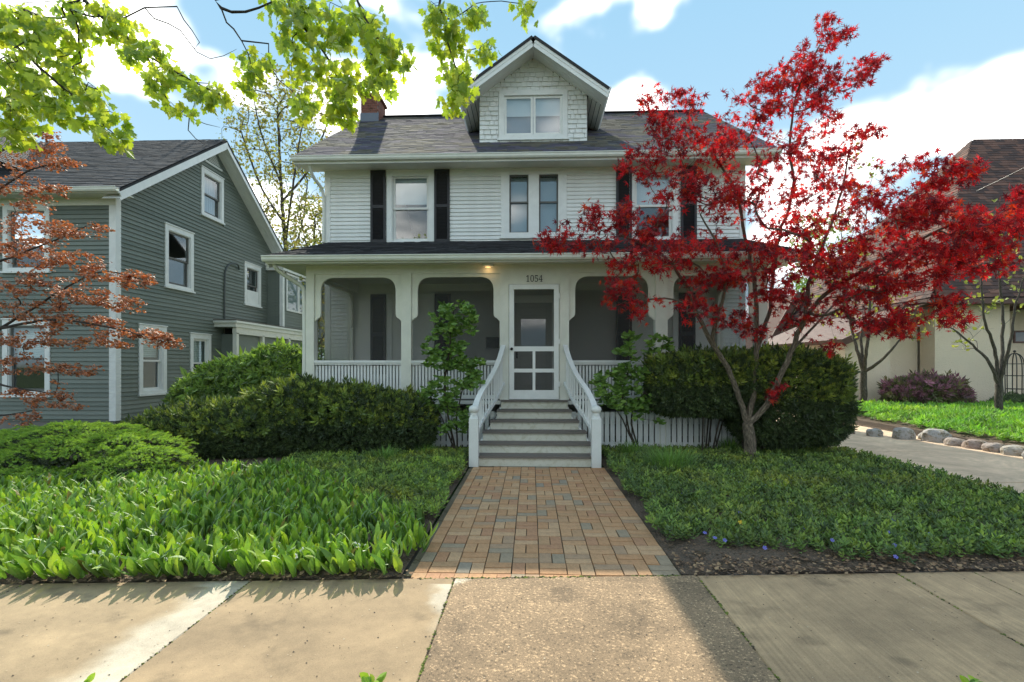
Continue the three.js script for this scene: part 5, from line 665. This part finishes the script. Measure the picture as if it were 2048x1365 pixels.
function legShrub(label, base, limbs, blobs, pal) { const T = thing('leggy_shrub', label, 'shrub', 'tall shrubs flanking the steps'), S = new Skeleton(), Z = -base.z; for (const l of limbs) S.limb([base.clone(), ...l.map(([u, v, dz = 0]) => P(u, v, Z + dz))], 0.016, 0.005);
  const pts = cloudPoints(blobs.map(([u, v, a, b, n]) => [u, v, a, b, Z, 0.3, n])), list = []; for (const a of pts) { const ids = S.reach(a, 0.1, 0.3, 0.6), p = S.n[ids[ids.length - 1]].p; for (let q = 0; q < 13; q++) { const an = q * 1.1 + rr(-0.3, 0.3); list.push(pose(p.clone().add(V3(gauss(), gauss(), gauss()).multiplyScalar(0.035)), V3(Math.cos(an), rr(-0.25, 0.75), Math.sin(an)).normalize(), rr(-0.6, 0.6), V3(rr(0.06, 0.075), rr(0.075, 0.115), 0.06))); } }
  S.build(T, 0.0025, 0.42, bark([0.10, 0.075, 0.055]), 8, 5); leaves(T, ovalLeaf, leafMat(0.35, 0.6), list, pal, 200); return T; }
const shrubG = [[0.12, 0.24, 0.03], [0.16, 0.30, 0.04], [0.21, 0.35, 0.05], [0.10, 0.19, 0.03]];
legShrub('tall leggy green shrub left of the steps before the porch arch', V3(-1.2, 0, -8.25), [[[895, 830], [890, 760], [900, 690], [905, 640], [910, 605]], [[915, 820], [930, 770], [945, 730]], [[880, 830], [860, 790], [850, 770]]], [[905, 640, 45, 36, 30], [890, 690, 42, 30, 22], [925, 655, 28, 22, 10], [890, 720, 42, 20, 20], [920, 750, 45, 34, 26], [940, 735, 26, 22, 10], [870, 795, 45, 30, 22], [905, 820, 40, 26, 18], [910, 860, 30, 22, 8]], shrubG);
legShrub('bushy green shrub right of the steps before the porch railing', V3(1.75, 0, -8.3), [[[1250, 830], [1245, 780], [1262, 720], [1256, 680]], [[1265, 820], [1300, 770], [1320, 710]], [[1240, 830], [1215, 790], [1205, 765]]], [[1255, 690, 24, 26, 12], [1320, 700, 26, 34, 14], [1225, 770, 38, 32, 22], [1265, 755, 40, 36, 24], [1310, 770, 36, 36, 20], [1255, 800, 40, 24, 16], [1300, 825, 40, 24, 16], [1215, 800, 20, 14, 6]], shrubG);

// ---------------------------------------------------------------- ground cover
const lilyPal = [[0.26, 0.46, 0.028], [0.34, 0.54, 0.03], [0.18, 0.35, 0.025], [0.42, 0.58, 0.035], [0.12, 0.24, 0.02]], lilies = [lilyLeaf(1, 0.105, 0.45, 1), lilyLeaf(1, 0.125, 0.8, 2), lilyLeaf(1, 0.1, 1.25, 3)];
const lilyMat = leafMat(0.5, 0.72), lilyMats = lilyPal.map((c) => { const m = lilyMat.clone(); m.color = lin(...c); return m; });
{
  const lists = [[], [], []], front = []; let guard = 0;
  const back = (x) => x < -4.9 ? 5.9 : x < -3.0 ? 6.7 : lerp(6.5, 4.4, (x + 3.0) / 2.1);
  while (lists[0].length + lists[1].length + lists[2].length < 9800 && guard++ < 90000) {
    const x = rr(-7.2, -0.82), z = rr(walkZ(x) + 0.01, 7.2); if (z > back(x) + 0.35 * gauss() * 0.6 || fbm(x * 2.6, z * 2.6, 6, 3) < -0.2) continue; if (x > -0.98 && (z > 4.6 || rnd() < 0.55)) continue; const e = z - walkZ(x), k = 2 + Math.floor(rnd() * 2), turn = rnd() * 6.28;
    if (e < 0.3 && x > -4.2 && front.length < 70 && rnd() < 0.4) { front.push([x, z]); continue; }
    for (let j = 0; j < k; j++) { const a = turn + j * 2.2 + rr(-0.5, 0.5), tilt = rr(0.3, 1.6), d = V3(Math.cos(a) * tilt, 1, Math.sin(a) * tilt + (e < 0.25 ? 0.7 : 0.1)).normalize(), c = rnd() < 0.02 ? [0.34, 0.26, 0.06] : lilyPal[Math.floor(rnd() * 5)], v = rr(0.6, 1.25); lists[Math.floor(rnd() * 3)].push([pose(V3(x + gauss() * 0.02, 0.03, -z + gauss() * 0.02), d, Math.PI / 2 - a + gauss() * 0.3 + Math.PI, rr(0.14, 0.26)), lin(c[0] * v, c[1] * v, c[2] * v)]); }
  }
  const all = lists.map((l, i) => { const g = lilies[i]; return instances(i ? `lily_bed_${String(i).padStart(3, '0')}` : 'lily_bed', g, lilyMat, l); });
  ['upright', 'arching', 'drooping'].forEach((w, i) => mark(all[i], `mass of ${w} bright green lily leaves filling the left bed`, 'ground cover'));
  // plants along the sidewalk edge, one by one
  const bell = new THREE.SphereGeometry(1, 6, 5), bellM = std([0.8, 0.8, 0.7], 0.7), stalkM = std([0.14, 0.24, 0.04], 0.8);
  front.forEach(([x, z], i) => { const T = thing('lily_plant', 'broad leaved green lily plant leaning over the sidewalk edge', 'plant', 'lily plants along the sidewalk edge'); T.position.set(x, 0.02, -z); const n = 3 + Math.floor(rnd() * 2), t0 = rnd() * 6.28;
    for (let j = 0; j < n; j++) { const a = t0 + j * 1.9 + rr(-0.4, 0.4), tilt = rr(0.3, 1.2), d = V3(Math.cos(a) * tilt, 1, Math.sin(a) * tilt + 0.7).normalize(), o = part('leaf', lilies[j % 3], lilyMats[Math.floor(rnd() * 5)], T); pose(V3(0, 0, 0), d, Math.PI / 2 - a + Math.PI, rr(0.17, 0.27)).decompose(o.position, o.quaternion, o.scale); }
    if (i % 3 === 0) { const e = V3(rr(-0.04, 0.04), rr(0.15, 0.2), 0.06); part('flower_stalk', tube([V3(0, 0, 0), V3(e.x * 0.4, e.y * 0.7, 0.01), e], 0.0025, 4, 8), stalkM, T); const l = []; for (let k = 0; k < 7; k++) { const t = 0.45 + k * 0.08; l.push(bell.clone().scale(0.0055, 0.006, 0.0055).translate(e.x * t + rr(-0.01, 0.01), e.y * (0.5 + t * 0.5) - 0.008, e.z * t * t + rr(-0.005, 0.01))); } part('flower_bells', merge(l), bellM, T); } });
}
const vincaPal = [[0.11, 0.19, 0.03], [0.145, 0.235, 0.035], [0.08, 0.14, 0.03], [0.19, 0.29, 0.04], [0.23, 0.32, 0.04]];
function cover(name, label, geo, mat, n, where, size, pal, lift = 0.06) { const l = []; let g = 0; while (l.length < n && g++ < n * 12) { const p = where(); if (!p) continue; const c = pal[Math.floor(rnd() * pal.length)], v = rr(0.7, 1.25) * (1 + 0.9 * fbm(p[0] * 1.6, p[1] * 1.6, 3, 3)), y = Math.max(0, fbm(p[0] * 0.9 + 4, p[1] * 0.9, 8, 2)) * 1.6; l.push([pose(V3(p[0], (p[2] ?? 0) + lift * rr(0.3, 1.4), p[1]), V3(gauss() * 0.5, 1, gauss() * 0.5 + 0.15).normalize(), rnd() * 6.28, rr(size * 0.75, size * 1.3)), lin(c[0] * v * (1 + y), c[1] * v * (1 + 0.35 * y), c[2] * v)]); } return mark(instances(name, geo, mat, l), label, 'ground cover'); }
cover('periwinkle_bed', 'dark green periwinkle carpet around the red maple', vincaSprig, LG, 9500, () => { const x = rr(1.05, 5.5), z = rr(3.7, 8.6), w = 0.16 * fbm(x * 1.7, z * 1.7, 4, 3); if (z < walkZ(x) + 0.12 + (x < 2.7 ? 0.28 * (2.7 - x) : 0) + w * 1.4 || x < 1.12 + 0.05 * Math.sin(z * 5) || x > 5.22 + w) return null; if (fbm(x * 2.5, z * 2.5, 9, 3) < -0.27) return null; return [x, -z]; }, 0.085, vincaPal, 0.075);
cover('periwinkle_bed', 'fine dark green ground cover between lily leaves and front steps', vincaSprig, LG, 4200, () => { const x = rr(-3.6, -0.86), z = rr(4.7, 8.3); if (z < lerp(5.8, 4.6, (x + 3.6) / 2.7) || x > -0.92 + 0.05 * Math.sin(z * 4)) return null; return [x, -z]; }, 0.085, vincaPal.map(([r, g, b]) => [r * 1.25, g * 1.2, b]), 0.075).name = 'periwinkle_bed_001';
cover('lawn_cover', 'bright green leafy ground cover beyond the driveway stones', broadSprig, LM, 7500, () => { const x = rr(8.2, 15.5), z = rr(7.2, 15.4); if (x > 9.2 && z > 15.2) return null; return [x, -z, 0.14 + 0.16 * smooth(8.1, 9.3, x)]; }, 0.12, [[0.21, 0.45, 0.03], [0.27, 0.52, 0.035], [0.16, 0.36, 0.03]], 0.06);
cover('weed_cover', 'scrubby low weeds behind the houses', broadSprig, LM, 2600, () => { const x = rr(-9, 8), z = rr(8.6, 11); if (x > -4.7) return null; return [x, -z]; }, 0.12, [[0.08, 0.15, 0.025], [0.1, 0.18, 0.03]], 0.06);
{ // litter of bark and dry leaves on the bare soil strip, and specks on the concrete
  const chip = triGeo([[0, 0, 0, 0.5, 0.1, 0.2, 0, 0.15, 1], [0, 0, 0, 0, 0.15, 1, -0.5, 0, 0.3]]), l = [], s = []; for (let i = 0; i < 3000; i++) { const right = rnd() < 0.78, x = right ? rr(1.06, 4.6) : rr(-6, -0.85), z = walkZ(x) + (right ? Math.abs(gauss()) * 0.5 : Math.abs(gauss()) * 0.12) - 0.03; const c = [[0.22, 0.13, 0.07], [0.34, 0.22, 0.12], [0.14, 0.085, 0.05], [0.11, 0.07, 0.045]][Math.floor(rnd() * 4)]; l.push([pose(V3(x, 0.012 + rnd() * 0.02, -z), V3(gauss() * 0.3, 1, gauss() * 0.3).normalize(), rnd() * 6.28, rr(0.012, 0.04)), lin(...c)]); }
  for (let i = 0; i < 900; i++) { const x = rr(-3.8, 4.2), z = walkZ(x) - rr(0, 1.5), c = rnd() < 0.55 ? [0.04, 0.03, 0.025] : [0.5, 0.4, 0.28]; s.push([pose(V3(x, 0.004, -z), UP.clone(), rnd() * 6.28, rr(0.003, 0.012)), lin(...c)]); }
  mark(instances('bark_litter', chip, std([1, 1, 1], 0.95, { side: THREE.DoubleSide }), l), 'brown bark chips and dry leaf litter on the bare soil strip', 'litter'); mark(instances('sidewalk_specks', chip, std([1, 1, 1], 0.95, { side: THREE.DoubleSide }), s), 'tiny seeds and specks scattered over the sidewalk', 'litter');
}
{ // periwinkle flowers
  const t = []; for (let k = 0; k < 5; k++) { const a = k * 1.2566, p = (r, b) => [Math.cos(a + b) * r, 0.1 * r, Math.sin(a + b) * r]; t.push([0, 0, 0, ...p(1, 0.42), ...p(1, -0.42)]); } const g = triGeo(t), m = std([0.16, 0.15, 0.50], 0.8, { side: THREE.DoubleSide }), ym = std([0.7, 0.45, 0.03], 0.8, { side: THREE.DoubleSide });
  const spots = [[1530, 970], [1480, 965], [1380, 990], [1400, 1040], [1410, 1065], [1480, 1025], [1450, 1080], [1530, 1095], [1575, 1005], [1610, 1055], [1665, 1080], [1770, 1000], [1788, 1040], [1780, 1064], [1790, 1090], [1792, 1113], [1860, 1068], [1365, 985], [1430, 1075], [1560, 935]];
  spots.forEach(([u, v]) => { const p = G(u, v, 0.13), o = part(numbered('periwinkle_flower'), g, m, scene, p.x, 0.125, p.z); o.scale.setScalar(0.017); o.rotation.set(0.7 + rr(-0.3, 0.3), rnd() * 3, 0); mark(o, 'small five petalled violet blue flower in the periwinkle carpet', 'flower', 'periwinkle flowers'); });
  for (const [u, v] of [[1482, 1046]]) { const p = G(u, v, 0.13), o = part('yellow_flower', g, ym, scene, p.x, 0.13, p.z); o.scale.setScalar(0.024); o.rotation.x = 0.6; mark(o, 'single yellow flower in the periwinkle carpet', 'flower'); }
}
function grassClump(label, u, v, n, h, spread, cols) { const T = part(numbered('grass_clump'), merge(Array.from({ length: n }, () => { const a = rnd() * 6.28, r = spread * Math.sqrt(rnd()), L = h * rr(0.6, 1.15), lean = rr(0.15, 0.8), w = rr(0.004, 0.008), x = Math.cos(a) * r, z = Math.sin(a) * r, k = []; const c = cols[Math.floor(rnd() * cols.length)]; for (let i = 0; i < 4; i++) { const q = (t) => [x + Math.cos(a) * lean * L * t * t, L * (t - 0.35 * lean * t * t), z + Math.sin(a) * lean * L * t * t], p0 = q(i / 4), p1 = q((i + 1) / 4), w0 = w * (1 - (i / 4) ** 2), w1 = w * (1 - ((i + 1) / 4) ** 2), sx = -Math.sin(a), sz = Math.cos(a); k.push([p0[0] - sx * w0, p0[1], p0[2] - sz * w0, p0[0] + sx * w0, p0[1], p0[2] + sz * w0, p1[0] + sx * w1, p1[1], p1[2] + sz * w1], [p0[0] - sx * w0, p0[1], p0[2] - sz * w0, p1[0] + sx * w1, p1[1], p1[2] + sz * w1, p1[0] - sx * w1, p1[1], p1[2] - sz * w1]); } const g = triGeo(k), col = new Float32Array(g.attributes.position.count * 3); for (let i = 0; i < col.length; i += 3) { col[i] = c[0]; col[i + 1] = c[1]; col[i + 2] = c[2]; } g.setAttribute('color', new THREE.BufferAttribute(col, 3)); return g; })), leafMat(0.35, 0.8, { vertexColors: true }), scene); const b = G(u, v, 0.03); T.position.copy(b); return mark(T, label, 'grass', 'grass clumps'); }
const gg = [[0.16, 0.31, 0.04], [0.2, 0.37, 0.045], [0.13, 0.25, 0.04]];
grassClump('large mound of fine bladed grass at the right of the steps', 1340, 942, 420, 0.36, 0.34, gg);
grassClump('smaller grass tuft tucked between steps and large grass mound', 1262, 915, 200, 0.3, 0.2, gg);
grassClump('grass tuft at the foot of the red maple trunk', 1460, 905, 160, 0.28, 0.2, gg);
grassClump('grass tuft in front of the yew hedge near the leggy shrub', 770, 925, 160, 0.28, 0.18, gg);
grassClump('thin grass tuft at the end of the yew hedge beside the steps', 850, 915, 130, 0.26, 0.16, gg);
grassClump('upright grass tuft at the driveway edge of the periwinkle bed', 1880, 985, 60, 0.2, 0.16, gg);
grassClump('broad bladed tuft among the driveway edging stones', 2010, 885, 140, 0.45, 0.3, [[0.16, 0.32, 0.03], [0.2, 0.36, 0.035]]);
grassClump('pale weed tuft at the front of the lily bed', 60, 1060, 90, 0.3, 0.2, gg);
for (const [u, v, n, label] of [[740, 1372, 9, 'low weed sprouting at the sidewalk edge by the mossy joint'], [165, 1375, 7, 'low weed sprouting at the sidewalk edge by the pale strip'], [1945, 1372, 6, 'low weed sprouting at the edge of the brushed slab']]) { const T = thing('weed', label, 'plant', 'weeds at the street side'), p = G(u, v); T.position.copy(p); for (let k = 0; k < n; k++) { const a = rnd() * 6.28, o = part('leaf', ovalLeaf, lilyMats[k % 5], T); pose(V3(gauss() * 0.02, 0.005, gauss() * 0.02), V3(Math.cos(a) * 0.8, rr(0.4, 1), Math.sin(a) * 0.8).normalize(), rnd() * 6, rr(0.035, 0.06)).decompose(o.position, o.quaternion, o.scale); } }

scene.traverse((o) => { if (o.isMesh) { o.castShadow = true; o.receiveShadow = true; } });
renderer.render(scene, camera);
